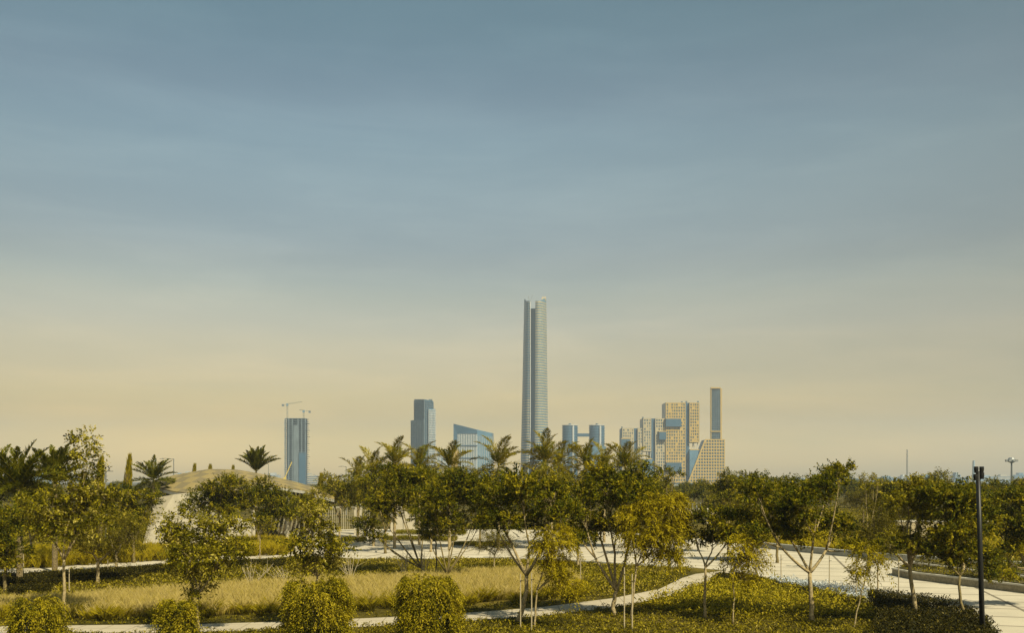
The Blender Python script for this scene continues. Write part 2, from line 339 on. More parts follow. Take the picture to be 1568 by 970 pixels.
STRAW = gpoly([(-60,948),(-60,938),(100,927),(200,918),(300,912),(400,903),(540,898),(600,894),(700,886),(800,883),(870,887),(886,898),(880,912),(800,919),(700,926),(600,931),(450,938),(300,946),(100,950)])
blades('ornamental_grass', STRAW, 20, 20, .76, .021, L_straw, 'broad sweep of pale straw fountain grass along the footpath', .26, .25, 1.0, seed=3)
FR = gpoly([(-60,953),(-60,945),(100,946),(300,942),(450,934),(600,927),(700,922),(800,915),(880,908),(896,915),(880,922),(800,926),(700,932),(600,938),(450,945),(300,951),(100,955)])
blades('grass_fringe', FR, 1.6, 70, .8, .03, L_gold, 'olive grass tussocks fringing the near edge of the straw grass', .45, .0, .65, seed=4)
blades('tall_grass', gpoly([(20,872),(20,858),(120,853),(235,852),(275,853),(250,860),(150,866),(60,872)]), 6, 30, 1.25, .035, L_gold, 'tall golden grass behind the narrow path at left', .3, .2, 1., seed=5)
blades('tall_grass', gpoly([(345,853),(352,842),(400,838),(450,842),(440,851),(400,853)]), 7, 30, 1.3, .035, L_gold, 'patch of tall golden grass below the pavilion wall', .3, .3, 1., seed=6)
blades('tall_grass', gpoly([(1170,838),(1170,832),(1350,842),(1350,852),(1250,846)]), 4, 24, 1.0, .04, L_gold, 'golden grass bed behind the low grey wall', .3, .3, 1., seed=8)
blades('tall_grass', gpoly([(1490,852),(1500,812),(1700,812),(1700,872),(1568,862)]), 1.6, 22, .9, .06, L_gold, 'bright yellow grass slope at the right edge', .35, .3, 1., seed=9)

LAWN_UP = gpoly([(-60,935),(-60,890),(100,878),(260,868),(440,858),(540,859),(740,858),(870,863),(1060,873),(1040,888),(1010,902),(940,915),(890,914),(880,885),(800,880),(700,882),(540,893),(400,898),(200,912)])
cover('mixed_ground_cover', LAWN_UP, 13, 7, .17, .26, L_cover, 'olive ground cover between the plaza and the straw grass', 11, patch=.35, vb=.08)
cover('mixed_ground_cover', gpoly([(-60,960),(-60,952),(300,949),(600,938),(800,926),(900,914),(1000,903),(1010,903),(940,917),(830,931),(700,941),(560,948),(440,953),(300,957)]), 16, 7, .14, .22, L_cover, 'leafy strip between the straw grass and the footpath', 12, patch=.6, vb=-.1)
cover('mixed_ground_cover', gpoly([(-60,1010),(-60,975),(300,970),(560,962),(700,954),(830,945),(950,932),(1010,922),(1340,945),(1345,1015)]), 26, 9, .12, .24, L_cover, 'dry low ground cover under the nearest trees', 13, patch=.35, vb=-.02)
cover('yellow_shrubs', gpoly([(975,931),(1010,921),(1040,911),(1070,900),(1100,892),(1150,893),(1180,896),(1250,908),(1330,925),(1345,948),(1100,950)]), 24, 9, .16, .55, L_bush, 'yellow-green low shrubs between the footpath and the dark hedge', 14, vb=.22, patch=.4)
cover('yellow_shrubs', gpoly([(560,872),(740,868),(870,872),(1000,880),(1040,883),(1000,898),(900,905),(890,890),(800,875),(700,876)]), 14, 8, .14, .3, L_bush, 'yellow-green carpet of leaves beside the plaza edge, centre', 15, patch=.5)
cover('flower_bed', gpoly([(1175,888),(1240,893),(1310,905),(1370,917),(1420,928),(1400,932),(1330,926),(1250,911),(1185,900)]), 26, 9, .11, .42, L_flower, 'strip of bluish white flowers along the plaza edge', 16, cat='flowers')
def hedge(pts, dens, H, m, label, seed, name='hedge', size=.15, vb=0.):
    o = cover(name, gpoly(pts), dens*1.6, 12, size*.72, H, m, label, seed, 'hedge', vb=vb, even=True); del o['kind']; return o
hedge([(1325,925),(1400,933),(1470,950),(1510,970),(1535,1010),(1340,1010),(1345,955)], 38, 1.0, L_coverd, 'broad dark hedge beside the plaza at the lower right', 21)
hedge([(1090,893),(1100,884),(1150,887),(1180,895),(1250,911),(1320,926),(1300,930),(1220,913),(1140,897)], 38, .36, L_coverd, 'narrow dark hedge behind the yellow shrubs', 22)
hedge([(-60,908),(-60,892),(100,884),(250,874),(262,880),(200,888),(80,900)], 32, .55, L_coverd, 'dark low hedge below the narrow path at left', 23)
hedge([(10,916),(15,908),(78,904),(80,910)], 40, .5, L_coverd, 'short clipped dark hedge on the left lawn', 24)
hedge([(280,876),(300,868),(430,861),(440,870)], 26, .35, L_coverd, 'low dark hedge strip beside the left end of the plaza', 25)
for pts, lb, sd_ in (([(612,836),(614,832),(630,831),(632,835)], 'left', 1),):
    pass
hedge([(585,829),(590,826),(700,827),(698,831)], 30, .45, L_olive, 'clipped hedge strip across the middle of the plaza', 26)
hedge([(605,820),(608,817),(715,818),(712,821)], 25, .5, L_olive, 'farthest hedge strip on the plaza', 27)
hedge([(520,831),(525,828),(560,828),(560,832)], 30, .45, L_olive, 'short hedge strip at the left of the plaza', 28)
hedge([(690,837),(700,834),(780,835),(775,839)], 30, .35, L_olive, 'short hedge strip in the plaza centre, nearest', 29)
for Q, sd_, lb in ((PL1, 31, 'yellowing shrubs filling the long stone planter'), (PL2, 32, 'yellowing shrubs filling the second stone planter')):
    o = cover('planter_shrubs', Q, 10, 8, .16, .3, L_cover, lb, sd_, z0=.5)
cover('lawn', gpoly([(1100,830),(1170,838),(1400,858),(1568,868),(1840,882),(1840,790),(1100,775)]), 1.4, 8, .35, .35, L_cover, 'rough olive planting beyond the plaza at right', 35, vb=.1)
cover('lawn', gpoly([(-60,876),(250,856),(420,838),(430,812),(300,805),(-60,800)]), 3, 8, .25, .3, L_cover, 'rough planting behind the narrow path at left', 36, vb=.05)

# ------------------------------------------------------------------ trees
KINDS = {  # spray length, leaflets, leaf length, leaf width, droop, up bias, sprays per m2 of blob, material, bark
 'dark':    (.42, 12, .13, .075, .10, .35, 74, L_dark, bark_dark),
 'olive':   (.45, 12, .13, .068, .15, .30, 60, L_olive, bark),
 'leafy':   (.50, 10, .17, .08, .25, .20, 58, L_light, bark),
 'feather': (.75, 18, .17, .050, .75, .05, 78, L_yellow, bark),
 'tamarisk':(.85, 18, .17, .028, .35, .75, 60, L_tam, bark),
 'weep':    (.55, 12, .14, .050, 1.3, .0, 120, L_bush, bark),
}
def sprays(cent, outd, K, rg, scale=1.):
    """leaves of sprays: start points, outward dirs"""
    sl_, nl, ll, lw, droop, up = K[:6]; n = len(cent)
    d = unit(outd+rg.normal(0, .45, (n, 3))+np.array([0, 0, up])); L = sl_*(.6+.7*rg.random(n))*scale
    t = (np.arange(nl)+.5)/nl; T = np.tile(t, n); idx = np.repeat(np.arange(n), nl)
    p = cent[idx]+d[idx]*(T*L[idx])[:, None]; p[:, 2] -= droop*(T**2)*L[idx]*.8
    side = unit(np.cross(d, rg.normal(0, 1, (n, 3))))
    sg = np.where(np.arange(len(T)) % 2 == 0, 1., -1.)
    ld = unit(side[idx]*sg[:, None]*.9+d[idx]*.6+np.array([0, 0, -droop*.7])+rg.normal(0, .25, (len(T), 3)))
    nrm = unit(rg.normal(0, .55, (len(T), 3))+np.array([0, 0, 1.]))
    P = rhomb(p, ld, nrm, ll*(.65+.6*rg.random(len(T)))*scale, lw*(.7+.6*rg.random(len(T)))*scale)
    v = np.clip(rg.random(len(T))*.6+np.repeat(rg.normal(.2, .16, n), nl), 0, 1)
    return P, v
def build_tree(name, kind, Y, base, fork, blobs, label, group=None, tr=.11, dens=1., seed=0, cat='tree', depth=.32, lscale=1., bend=None, extra_fork=None, barkm=None):
    rg = np.random.default_rng(seed+100); K = KINDS[kind]
    bp = at(base[0], base[1], Y); bp[2] = 0.
    o = empty(name, bp, label, cat, group)
    fk = at(fork[0], fork[1], Y); b = MB()
    # trunk
    n = 7; pts = []
    for i in range(n):
        t = i/(n-1); p = bp*(1-t)+fk*t
        if bend: p = p+np.array([bend*math.sin(t*math.pi)*Y/F, 0, 0])
        p[:2] += rg.normal(0, .02, 2)*(0 < i < n-1); pts.append(p)
    pts[0] = pts[0]+np.array([0,0,-.1])
    b.tube(pts, [tr*(1.35 if i == 0 else 1.0)*(1-.3*i/(n-1)) for i in range(n)], 9)
    W = max(x[2] for x in blobs)*2*Y/F; xs = [x[0] for x in blobs]; span = (max(xs)-min(xs))*Y/F
    P = []; V = []
    nb = len(blobs); order = sorted(range(nb), key=lambda i: blobs[i][0]); ng = 1 if nb < 3 else 2 if nb < 5 else 3 if nb < 7 else 4
    if name.startswith('multi'): ng = min(nb, 6)
    dys = [rg.uniform(-1, 1)*depth*max(span, W*.5) for _ in blobs]; grp = {}; jun = []
    for g_ in range(ng):
        mem = order[g_*nb//ng:(g_+1)*nb//ng]
        cs = np.mean([at(blobs[i][0], blobs[i][1], Y+dys[i]) for i in mem], 0); f_ = .38+.18*rg.random()
        jp = fk+(cs-fk)*f_; jp[:2] += (cs-fk)[:2]*.12; jun.append(jp)
        rj = tr*(.78 if ng < 3 else .66)*(.85+.25*rg.random()); m_ = (fk+jp)/2+np.array([0, 0, -.08])*np.linalg.norm(jp-fk)+rg.normal(0, .05, 3)
        q_ = [fk*(1-t)**2+2*m_*t*(1-t)+jp*t*t for t in np.linspace(0, 1, 6)]
        b.tube(q_, [rj*(1-.35*t) for t in np.linspace(0, 1, 6)], 7)
        for i in mem: grp[i] = (jp, rj*.65)
    for i, (px, py, rx, ry) in enumerate(blobs):
        dy = dys[i]; Yb = Y+dy; fk0, r0 = grp[i]
        c = at(px, py, Yb); r = np.array([rx*Yb/F, (rx*.5+ry*.5)*Yb/F, ry*Yb/F])
        # limb
        tgt = c+np.array([0,0,-r[2]*.2]); mid = fk0*.5+tgt*.5+np.array([rg.normal(0,.12), rg.normal(0,.12), -.10*np.linalg.norm(tgt-fk0)])
        q = [fk0*(1-t)**2+2*mid*t*(1-t)+tgt*t*t for t in np.linspace(0, 1, 8)]
        r0 = r0*(.8+.3*rg.random()); b.tube(q, [r0*(1-.78*t) for t in np.linspace(0, 1, 8)], 6)
        ns = max(5, int(7*r[0]*r[2]/.35)); ns = min(ns, 26)
        sc_ = unit(rg.normal(0, 1, (ns, 3)))*(rg.random(ns)**.33*.82)[:, None]*r+c
        for s in sc_:
            k = rg.integers(4, 8); st = q[k]; m2 = (st+s)/2+rg.normal(0, .08, 3)
            b.tube([st, m2, s], [r0*.24, r0*.15, .006], 4, cap=False)
        nsp = int(K[6]*dens*math.pi*r[0]*r[2]/lscale**2)+6
        j = rg.integers(0, ns, nsp); sub = .30*np.array([r[0], r[1], r[2]])*.9+.12
        offs = unit(rg.normal(0, 1, (nsp, 3)))*(rg.random(nsp)**.45)[:, None]*sub*np.array([1.1, 1.1, .75])
        pc = sc_[j]+offs; od = unit(pc-c)*.6+unit(offs)*.6
        cv = rg.normal(0, .17, ns); a_, v_ = sprays(pc, od, K, rg, lscale); P.append(a_); V.append(np.clip(v_+np.repeat(cv[j], K[1]), 0, 1))
    b.build('trunk', barkm or K[8], o, smooth=True)
    P = np.concatenate(P); V = np.concatenate(V)
    keep = P[:, :, 2].min(1) > .03; P = P[keep]; V = V[keep]
    leafmesh('crown', P, K[7], o, tuple(o.location), V)
    return o
def Yb(py): return gY(py)
T = build_tree
GT = 'young park trees around the paths'
# left foreground
T('tree','leafy',45.,(97,955),(98,858),[(131,681,17,19),(128,712,26,18),(112,745,34,22),(75,772,38,24),(130,778,40,24),(95,806,44,20),(60,800,25,18),(160,760,26,24),(150,806,22,14)],'tall sparse young tree with a pale trunk at far left, highest of the left trees',GT,.085,1.0,1)
T('tree','leafy',42.3,(303,968),(302,912),[(278,802,28,18),(345,806,32,16),(300,835,42,24),(335,856,36,20),(288,868,30,18),(303,898,18,14),(258,818,14,12),(362,838,18,16),(318,818,30,22),(292,852,30,18)],'bushy light-green young tree between two clipped bushes at left',GT,.07,1.25,2,lscale=.95)
T('tree','leafy',44.,(487,960),(486,884),[(474,786,24,18),(478,812,30,14),(486,842,34,22),(444,838,24,9),(520,838,22,10),(490,866,28,14),(462,862,22,12)],'leafy young tree rising right behind the larger left-hand clipped bush',GT,.06,1.2,3)
# multi-stemmed dark trees, centre
T('multi_stem_tree','dark',68.,(650,881),(645,871),[(560,803,22,14),(585,780,28,24),(615,752,34,26),(575,822,22,7),(650,738,36,20),(600,720,26,12)],'wide dark tree with stems leaning left beside the pale grass',GT,.10,1.35,4,depth=.3)
T('multi_stem_tree','dark',62.,(684,891),(685,880),[(665,765,34,28),(705,748,38,28),(738,760,30,30),(690,800,34,18),(735,795,26,16),(652,812,14,12)],'dark tree with several fanning stems, next to the wide left-leaning one',GT,.085,1.4,5,depth=.35)
T('tree','dark',66.,(668,878),(668,832),[(668,808,24,16),(650,790,22,16)],'slim straight-stemmed dark tree between the fanning trees',GT,.07,1.2,6)
T('tree','tamarisk',72.,(757,872),(757,850),[(757,828,23,16),(770,838,14,9),(744,838,13,9)],'small round grey-green tree standing alone in front of the plaza',GT,.06,1.2,7)
T('tree','dark',45.,(790,957),(806,882),[(760,760,34,32),(800,750,36,34),(842,762,34,32),(775,800,30,20),(828,800,28,16),(757,795,18,14),(868,790,22,20)],'dark full-crowned tree on a leaning pale trunk, lower centre',GT,.12,1.15,8,bend=6,barkm=bark)
T('feathery_tree','feather',43.,(818,949),(822,905),[(844,812,26,8),(838,842,18,10),(852,858,22,10),(846,878,18,10),(872,893,14,12),(858,834,18,8)],'yellow feathery drooping tree right of the leaning pale trunk',GT,.05,1.6,9,depth=.12,lscale=.82)
T('tree','dark',47.,(942,944),(944,906),[(890,768,34,32),(930,752,36,32),(968,762,32,34),(905,805,32,20),(950,800,34,20),(885,820,16,10),(985,735,26,22),(912,722,24,16)],'dark tree with a split curving trunk right of centre',GT,.12,1.2,10,bend=-4,barkm=bark)
T('feathery_tree','feather',46.,(966,949),(974,868),[(982,792,26,20),(1012,782,26,24),(1030,815,20,24),(1000,825,26,20),(1022,850,22,12),(968,812,14,14),(1035,775,12,14)],'large bright yellow feathery tree right of centre',GT,.06,1.5,11,depth=.15)
T('tree','dark',45.8,(1080,951),(1080,870),[(1062,802,24,15),(1093,792,26,15),(1118,806,26,18),(1065,825,20,9),(1105,828,26,10),(1138,800,18,14)],'flat-topped dark tree on one straight pale trunk',GT,.075,1.35,12,barkm=bark)
T('feathery_tree','feather',44.,(1122,962),(1124,872),[(1130,838,20,13),(1156,836,15,11),(1126,862,15,14),(1148,862,13,12),(1138,888,14,12)],'slender yellow drooping tree beside the flat-topped dark tree',GT,.035,1.2,13,dens=.9) if False else \
T('feathery_tree','feather',44.,(1122,960),(1124,872),[(1130,838,20,13),(1156,836,15,11),(1126,862,15,14),(1148,862,13,12),(1138,888,14,12)],'slender yellow drooping tree beside the flat-topped dark tree',GT,.035,1.0,13)
T('tree','dark',45.,(1244,955),(1240,878),[(1160,752,26,20),(1192,762,32,22),(1180,797,34,22),(1228,775,36,24),(1268,738,32,20),(1288,722,20,12),(1225,815,38,20),(1280,800,32,22),(1300,842,26,11),(1160,820,22,12),(1255,752,26,20)],'broad dark spreading tree with a low forked pale trunk at right',GT,.12,1.6,14,barkm=bark)
T('feathery_tree','tamarisk',55.,(1344,915),(1344,866),[(1338,790,20,22),(1352,818,26,18),(1325,822,22,16),(1348,842,26,9),(1370,835,16,11)],'hazy olive feathery tree behind the pale leaning stem at right',GT,.05,1.3,15)
T('feathery_tree','feather',42.5,(1305,967),(1326,880),[(1322,868,9,8),(1335,862,9,7),(1325,838,12,7),(1312,884,5,6)],'thin leaning pale sapling with few yellow leaves',GT,.035,1.5,16)
T('tree','olive',44.,(1405,960),(1393,868),[(1388,742,24,9),(1408,750,22,10),(1372,768,24,20),(1404,785,28,22),(1390,820,32,20),(1362,832,22,12),(1425,845,26,10)],'dark tree with a strong pale trunk in front of the dark hedge',GT,.11,1.5,17,barkm=bark)
T('tree','dark',43.,(1489,985),(1470,882),[(1440,768,32,22),(1475,762,30,24),(1455,805,36,24),(1500,800,26,26),(1478,850,36,18),(1438,848,26,14),(1508,862,18,20)],'big dark tree with a thin bowed trunk just left of the lamp post',GT,.075,2.1,18,bend=-8)
T('tree','dark',50.,(1585,930),(1572,870),[(1550,770,30,24),(1545,805,30,24),(1580,800,30,34),(1540,845,26,10),(1535,878,30,9),(1590,860,26,20)],'dark tree cut by the right edge of the view',GT,.1,2.0,19)
# middle distance
GM = 'trees in the middle distance'
def MT(kind, Y, bx, fy, blobs, label, seed, ls=1.45, tr=.12, name='tree', dens=1.2, **k):
    by = HY+CH*F/Y
    return T(name, kind, Y, (bx, by), (bx, fy), blobs, label, GM, tr, dens, seed, lscale=ls, **k)
MT('dark',58,8,870,[(5,800,40,26),(10,845,36,26),(-20,830,30,30),(-30,780,30,25)],'very dark dense tree at the left edge',40,1.2)
MT('tamarisk',62,150,860,[(150,828,36,22),(185,820,28,24),(120,838,24,16),(165,850,26,10)],'wispy brown-green tamarisk behind the tall sparse tree',41,1.2)
MT('olive',75,48,830,[(40,790,34,18),(75,790,30,20),(60,760,28,14)],'olive tree filling the gap behind the far left palms',42,1.3)
MT('dark',78,205,830,[(225,765,22,14),(200,780,26,18),(188,760,22,14),(220,790,20,12),(172,770,18,14)],'dark tree in front of the white pavilion wall',43,1.2)
MT('olive',70,178,850,[(185,795,28,15),(160,790,22,15),(205,805,18,10)],'olive young tree below the dark one by the pavilion wall',44,1.3)
MT('dark',86,335,815,[(337,742,22,18),(322,762,32,20),(350,768,34,20),(298,776,20,11),(364,750,22,18),(334,786,28,12)],'dark broad tree in front of the pavilion roof',45,1.25)
MT('dark',88,396,820,[(402,752,24,20),(383,770,22,16),(424,768,24,20),(410,792,26,12),(440,780,16,14)],'smaller dark tree before the pavilion, right of the broad one',46,1.25)
MT('olive',78,398,825,[(405,804,16,9),(398,796,13,8)],'small thin-trunked tree on the far side of the narrow path',47,1.1,.05)
MT('olive',105,470,800,[(465,775,24,14),(485,762,18,12),(450,785,18,12)],'olive tree at the right tip of the pavilion roof',48,1.5)
MT('olive',112,520,795,[(515,748,20,18),(530,765,20,16),(500,735,12,10)],'yellow-green tree between the pavilion and the palms',49,1.5)
MT('dark',105,548,795,[(545,745,18,17),(560,765,20,12)],'dark tree in front of the first feathery palm',50,1.5)
MT('olive',95,735,800,[(735,735,32,20),(715,755,24,18),(760,750,26,22)],'olive crown behind the central dark trees',51,1.4)
MT('olive',92,845,800,[(845,728,28,20),(825,742,26,20),(870,745,26,24),(855,770,28,18)],'yellow-olive crown right of the tallest tower',52,1.4)
MT('olive',98,910,800,[(905,745,26,22),(925,735,26,18),(890,760,20,22),(940,760,24,22)],'olive crown in front of the twin round towers',53,1.4)
MT('olive',95,970,800,[(965,735,26,20),(985,750,24,22),(955,760,20,22)],'olive crown below the stepped building',54,1.4)
MT('dark',88,590,815,[(575,740,22,17),(600,738,26,16),(640,728,28,16)],'dark mid-distance crown below the leftmost feathery palms',55,1.3)
MT('olive',90,660,820,[(690,735,32,17),(655,742,26,17),(670,760,26,14)],'mid-distance crown below the palm by the grey office tower',56,1.3)
MT('dark',85,1012,815,[(1008,770,16,14),(1012,740,14,10),(1018,722,15,4),(1035,727,13,3),(1003,752,14,12)],'tree with a flat leafy top in front of the stepped building',57,1.2)
MT('dark',150,1055,782,[(1050,763,18,7),(1065,757,12,5),(1068,744,9,3)],'small layered tree before the slant-sided tower',58,1.9)
MT('dark',88,1115,815,[(1105,745,18,11),(1122,738,16,12),(1112,762,22,13),(1115,728,9,6)],'dark upright tree right of the slant-sided tower',59,1.25)
MT('olive',80,1150,825,[(1140,778,24,16),(1165,790,24,16),(1128,790,18,12)],'olive tree behind the slender yellow one',60,1.25)
MT('dark',78,1190,830,[(1165,742,26,14),(1145,732,16,10),(1205,740,24,13),(1185,770,30,18),(1215,760,26,18)],'dark crown behind the left half of the broad spreading tree',61,1.2)
MT('tamarisk',130,1322,780,[(1322,765,22,14),(1335,752,14,8),(1300,770,14,8)],'round grey-olive tree seen in the gap at right',62,1.7)
MT('dark',95,1355,805,[(1345,752,22,13),(1370,748,22,12),(1360,772,26,14)],'dark tree rising behind the feathery olive one',63,1.4)
MT('olive',70,1330,830,[(1325,735,13,4),(1345,737,11,4),(1338,745,9,5)],'thin tree with wispy top branches at right',64,1.1,.05,dens=.7)
MT('dark',85,1425,815,[(1415,765,24,18),(1435,748,18,12),(1400,785,20,14)],'dark tree just right of the thin lattice mast',65,1.3)
MT('dark',100,1535,800,[(1525,748,22,12),(1550,745,22,14),(1510,765,20,14),(1545,770,24,14)],'dark tree below the floodlight mast',66,1.4)
MT('olive',66,1475,850,[(1462,820,22,12),(1485,815,20,16),(1440,828,18,10)],'olive shrubby tree behind the big dark tree',67,1.2)
MT('olive',74,885,835,[(885,800,22,18),(872,820,16,12),(900,825,14,10)],'olive tree between the two dark trees at centre',68,1.2)
MT('dark',60,1505,880,[(1525,862,14,10),(1545,868,20,12),(1510,850,14,12)],'low dark tree right of the lamp post',69,1.1,.06)

# far tree belts: one crown shape per kind, copied
def far_proto(kind, seed, R_, H_):
    rg = np.random.default_rng(seed); K = KINDS[kind]
    o = bpy.data.objects.new('tree', None); o.location = (0, 0, 0); link(o)
    b = MB(); b.tube([(0,0,-.1),(.05,0,H_*.45),(0,.1,H_*.7)], [.16,.12,.05], 6)
    nb = 9; P = []; V = []
    for i in range(nb):
        a = rg.random()*6.28; rr = R_*.6*rg.random()**.5; c = np.array([math.cos(a)*rr, math.sin(a)*rr, H_*(.5+.38*rg.random())]); r = np.array([R_*.45, R_*.45, H_*.17])
        b.tube([(0,0,H_*.4), tuple(c*.6+np.array([0,0,H_*.15])), tuple(c)], [.07,.05,.02], 5)
        n = 90; off = unit(rg.normal(0,1,(n,3)))*(rg.random(n)**.4)[:, None]*r
        a_, v_ = sprays(c+off, unit(off), K, rg, 2.3); P.append(a_); V.append(v_)
    b.build('trunk', K[8], o); leafmesh('crown', np.concatenate(P), K[7], o, (0,0,0), np.concatenate(V)); return o
def dup(root, loc, rz=0, s=1, label=None, cat=None, group=None):
    r = root.copy(); COL.objects.link(r); r.location = tuple(float(c) for c in loc); r.rotation_euler = (0, 0, rz); r.scale = (s, s, s)
    tag(r, label, cat, group)
    for ch in list(root.children):
        c = ch.copy(); COL.objects.link(c); c.parent = r
        for g2 in ch.children:
            d = g2.copy(); COL.objects.link(d); d.parent = c
    return r
protos = [far_proto('dark', 1, 3.2, 5.6), far_proto('olive', 2, 3.0, 5.0), far_proto('olive', 3, 2.4, 6.2), far_proto('dark', 4, 3.6, 4.6)]
rg = np.random.default_rng(5)
used = [False]*4
lbl = ['dark rounded distant tree in the belt behind the plaza', 'olive rounded distant tree in the belt behind the plaza', 'tall narrow olive distant tree in the belt behind the plaza', 'low wide dark distant tree in the belt behind the plaza']
spots = []
for k in range(150):
    Y = 135+ (rg.random()**1.4)*420; px = rg.uniform(-40, 1600)
    if Y < 190 and 190 < px < 560: continue
    if Y < 175 and 560 < px < 760: continue
    spots.append((px, Y))
for px, Y in spots:
    i = int(rg.integers(0, 4)); p = at(px, HY, Y); p[2] = 0
    s = .75+.5*rg.random()
    if not used[i]:
        used[i] = True; o = protos[i]; o.location = tuple(p); o.scale = (s, s, s); tag(o, lbl[i], 'tree', 'distant trees behind the plaza')
    else: dup(protos[i], p, rg.random()*6.28, s, lbl[i], 'tree', 'distant trees behind the plaza')
# clipped weeping bushes at the bottom edge
def clipped(px, top, wpx, Y, label, seed):
    rg = np.random.default_rng(seed); c0 = at(px, HY, Y); c0[2] = 0; o = empty('clipped_bush', c0, label, 'bush', 'clipped bushes along the bottom')
    R_ = wpx/2*Y/F-.16; H_ = CH+(HY-top)/F*Y
    b = MB()
    for k in range(9):
        a = k*.7; b.tube([c0+np.array([0,0,-.05]), c0+np.array([math.cos(a)*R_*.35, math.sin(a)*R_*.35, H_*.4]), c0+np.array([math.cos(a)*R_*.6, math.sin(a)*R_*.6, H_*.8])], [.05,.03,.01], 6)
    b.build('trunk', bark_dark, o)
    nt_ = int(80*R_*H_+18); tp = []; td = []; tv = []
    for q in range(nt_):
        th = rg.random()*2*math.pi; h = rg.random()**.8; prof = math.sqrt(max(0, 1-((h-.80)/.24)**2)) if h > .80 else 1-.12*(.80-h)/.80
        lump = 1+.13*math.sin(th*3+seed)*math.sin(h*8+th*2)+.05*math.sin(th*7+h*12)+rg.normal(0, .035)
        c = c0+np.array([math.cos(th)*R_*prof*lump, math.sin(th)*R_*prof*lump, .12+h*H_*.93]); k = 9
        tp.append(c+rg.normal(0, .04, (k, 3))+np.array([0,0,1])*(rg.random((k, 1))*.16)); td.append(np.tile([math.cos(th), math.sin(th), .5 if h > .8 else .0], (k, 1))); tv.append(np.full(k, rg.normal(.12, .1) if rg.random() < .70 else -.26))  # some tufts coloured darker to paint shaded gaps between the others
    # inner leaves coloured dark, painting the shade inside the bush
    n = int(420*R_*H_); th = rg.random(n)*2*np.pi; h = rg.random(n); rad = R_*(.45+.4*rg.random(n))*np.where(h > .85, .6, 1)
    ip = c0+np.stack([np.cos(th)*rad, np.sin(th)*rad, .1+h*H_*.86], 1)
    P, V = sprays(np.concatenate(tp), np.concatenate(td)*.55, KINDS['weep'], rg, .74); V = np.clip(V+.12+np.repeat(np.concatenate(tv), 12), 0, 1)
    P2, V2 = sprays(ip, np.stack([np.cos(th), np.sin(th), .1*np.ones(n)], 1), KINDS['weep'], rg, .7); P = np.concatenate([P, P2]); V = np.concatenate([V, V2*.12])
    for q in range(16):   # stray shoots
        th = rg.random()*6.28; c = c0+np.array([math.cos(th)*R_*.7, math.sin(th)*R_*.7, H_*(.62+.3*rg.random())]); n3 = 5
        cc = c+np.outer(np.linspace(0, 1, n3), [math.cos(th)*.28, math.sin(th)*.28, .22+.2*rg.random()]); a_, v_ = sprays(cc, np.tile([math.cos(th)*.4, math.sin(th)*.4, .5], (n3, 1)), KINDS['weep'], rg, .55)
        P = np.concatenate([P, a_]); V = np.concatenate([V, np.clip(v_+.2, 0, 1)])
    k = P[:, :, 2].min(1) > .01; leafmesh('crown', P[k], L_bush, o, tuple(o.location), V[k])
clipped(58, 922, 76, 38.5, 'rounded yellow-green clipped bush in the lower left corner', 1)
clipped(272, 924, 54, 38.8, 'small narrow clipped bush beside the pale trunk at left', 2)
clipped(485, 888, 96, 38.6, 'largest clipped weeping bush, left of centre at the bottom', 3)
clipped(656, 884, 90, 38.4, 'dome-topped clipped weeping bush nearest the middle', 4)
# bare shrubs
def bare(px, py, hpx, wpx, label, seed, lean=0):
    rg = np.random.default_rng(seed); Y = gY(py); b0 = gp(px, py); b = MB()
    for k in range(7):
        tx = rg.uniform(-1, 1)*wpx/2*Y/F+lean*Y/F; hz = hpx*(.6+.4*rg.random())*Y/F; dy = rg.uniform(-.5, .5)
        t = b0+np.array([tx, dy, hz]); m = b0*.5+t*.5+np.array([tx*-.15, 0, -hz*.08]); b.tube([b0-np.array([0,0,.05]), m, t], [.035,.022,.007], 5)
        for q in range(3):
            s = m*(1-q*.3)+t*q*.3; b.tube([s, s+np.array([rg.normal(0,.35), rg.normal(0,.35), .3+.3*rg.random()])], [.012,.004], 4)
    o = b.build('bare_shrub', twig, None, origin=tuple(b0)); tag(o, label, 'shrub', 'bare branching shrubs')
bare(384,905,45,50,'bare pale shrub behind the light-green young tree',1,10)
bare(536,898,60,50,'bare pale shrub right of the leafy young tree',2,5)
bare(618,888,50,30,'bare forked shrub in the straw grass, centre left',3)
bare(650,886,45,20,'bare upright shrub beside the leaning dark stems',4)
bare(440,903,35,50,'bare low shrub behind the largest clipped bush',5,-15)
# tree stakes
def stake(px, py, top, label, Y=None):
    Y = Y or gY(py); b0 = at(px, HY, Y); b0[2] = 0; o = empty('tree_stake', b0, label, 'stake', 'wooden stakes beside young trees')
    t = at(px, top, Y); b = MB(); b.tube([b0-np.array([0,0,.2]), t], [.03,.027], 8); b.build('pole', twig, o)
    b = MB(); b.tube([t+np.array([-.05,-.05,-.3]), t+np.array([.12,-.05,-.28])], [.012,.012], 6); b.build('tie', black_metal, o)
stake(814,968,878,'thin stake left of the yellow drooping tree, centre'); stake(797,966,880,'thin stake against the leaning pale trunk')
stake(956,966,870,'thin stake left of the large yellow feathery tree'); stake(968,970,880,'thin stake in front of the large yellow feathery tree')
stake(889,900,850,'lone thin stake beyond the straw grass'); stake(1196,896,850,'thin stake beside the white flower bed, left')
stake(1270,902,852,'thin stake beside the white flower bed, right'); stake(1311,915,860,'thin stake by the plaza edge behind the hedge')
stake(1376,925,855,'thin stake just left of the strong pale trunk'); stake(36,880,838,'thin stake on the narrow path at far left')
stake(165,882,858,'thin stake by the narrow path at left'); stake(106,908,870,'short stake next to the tall sparse tree')

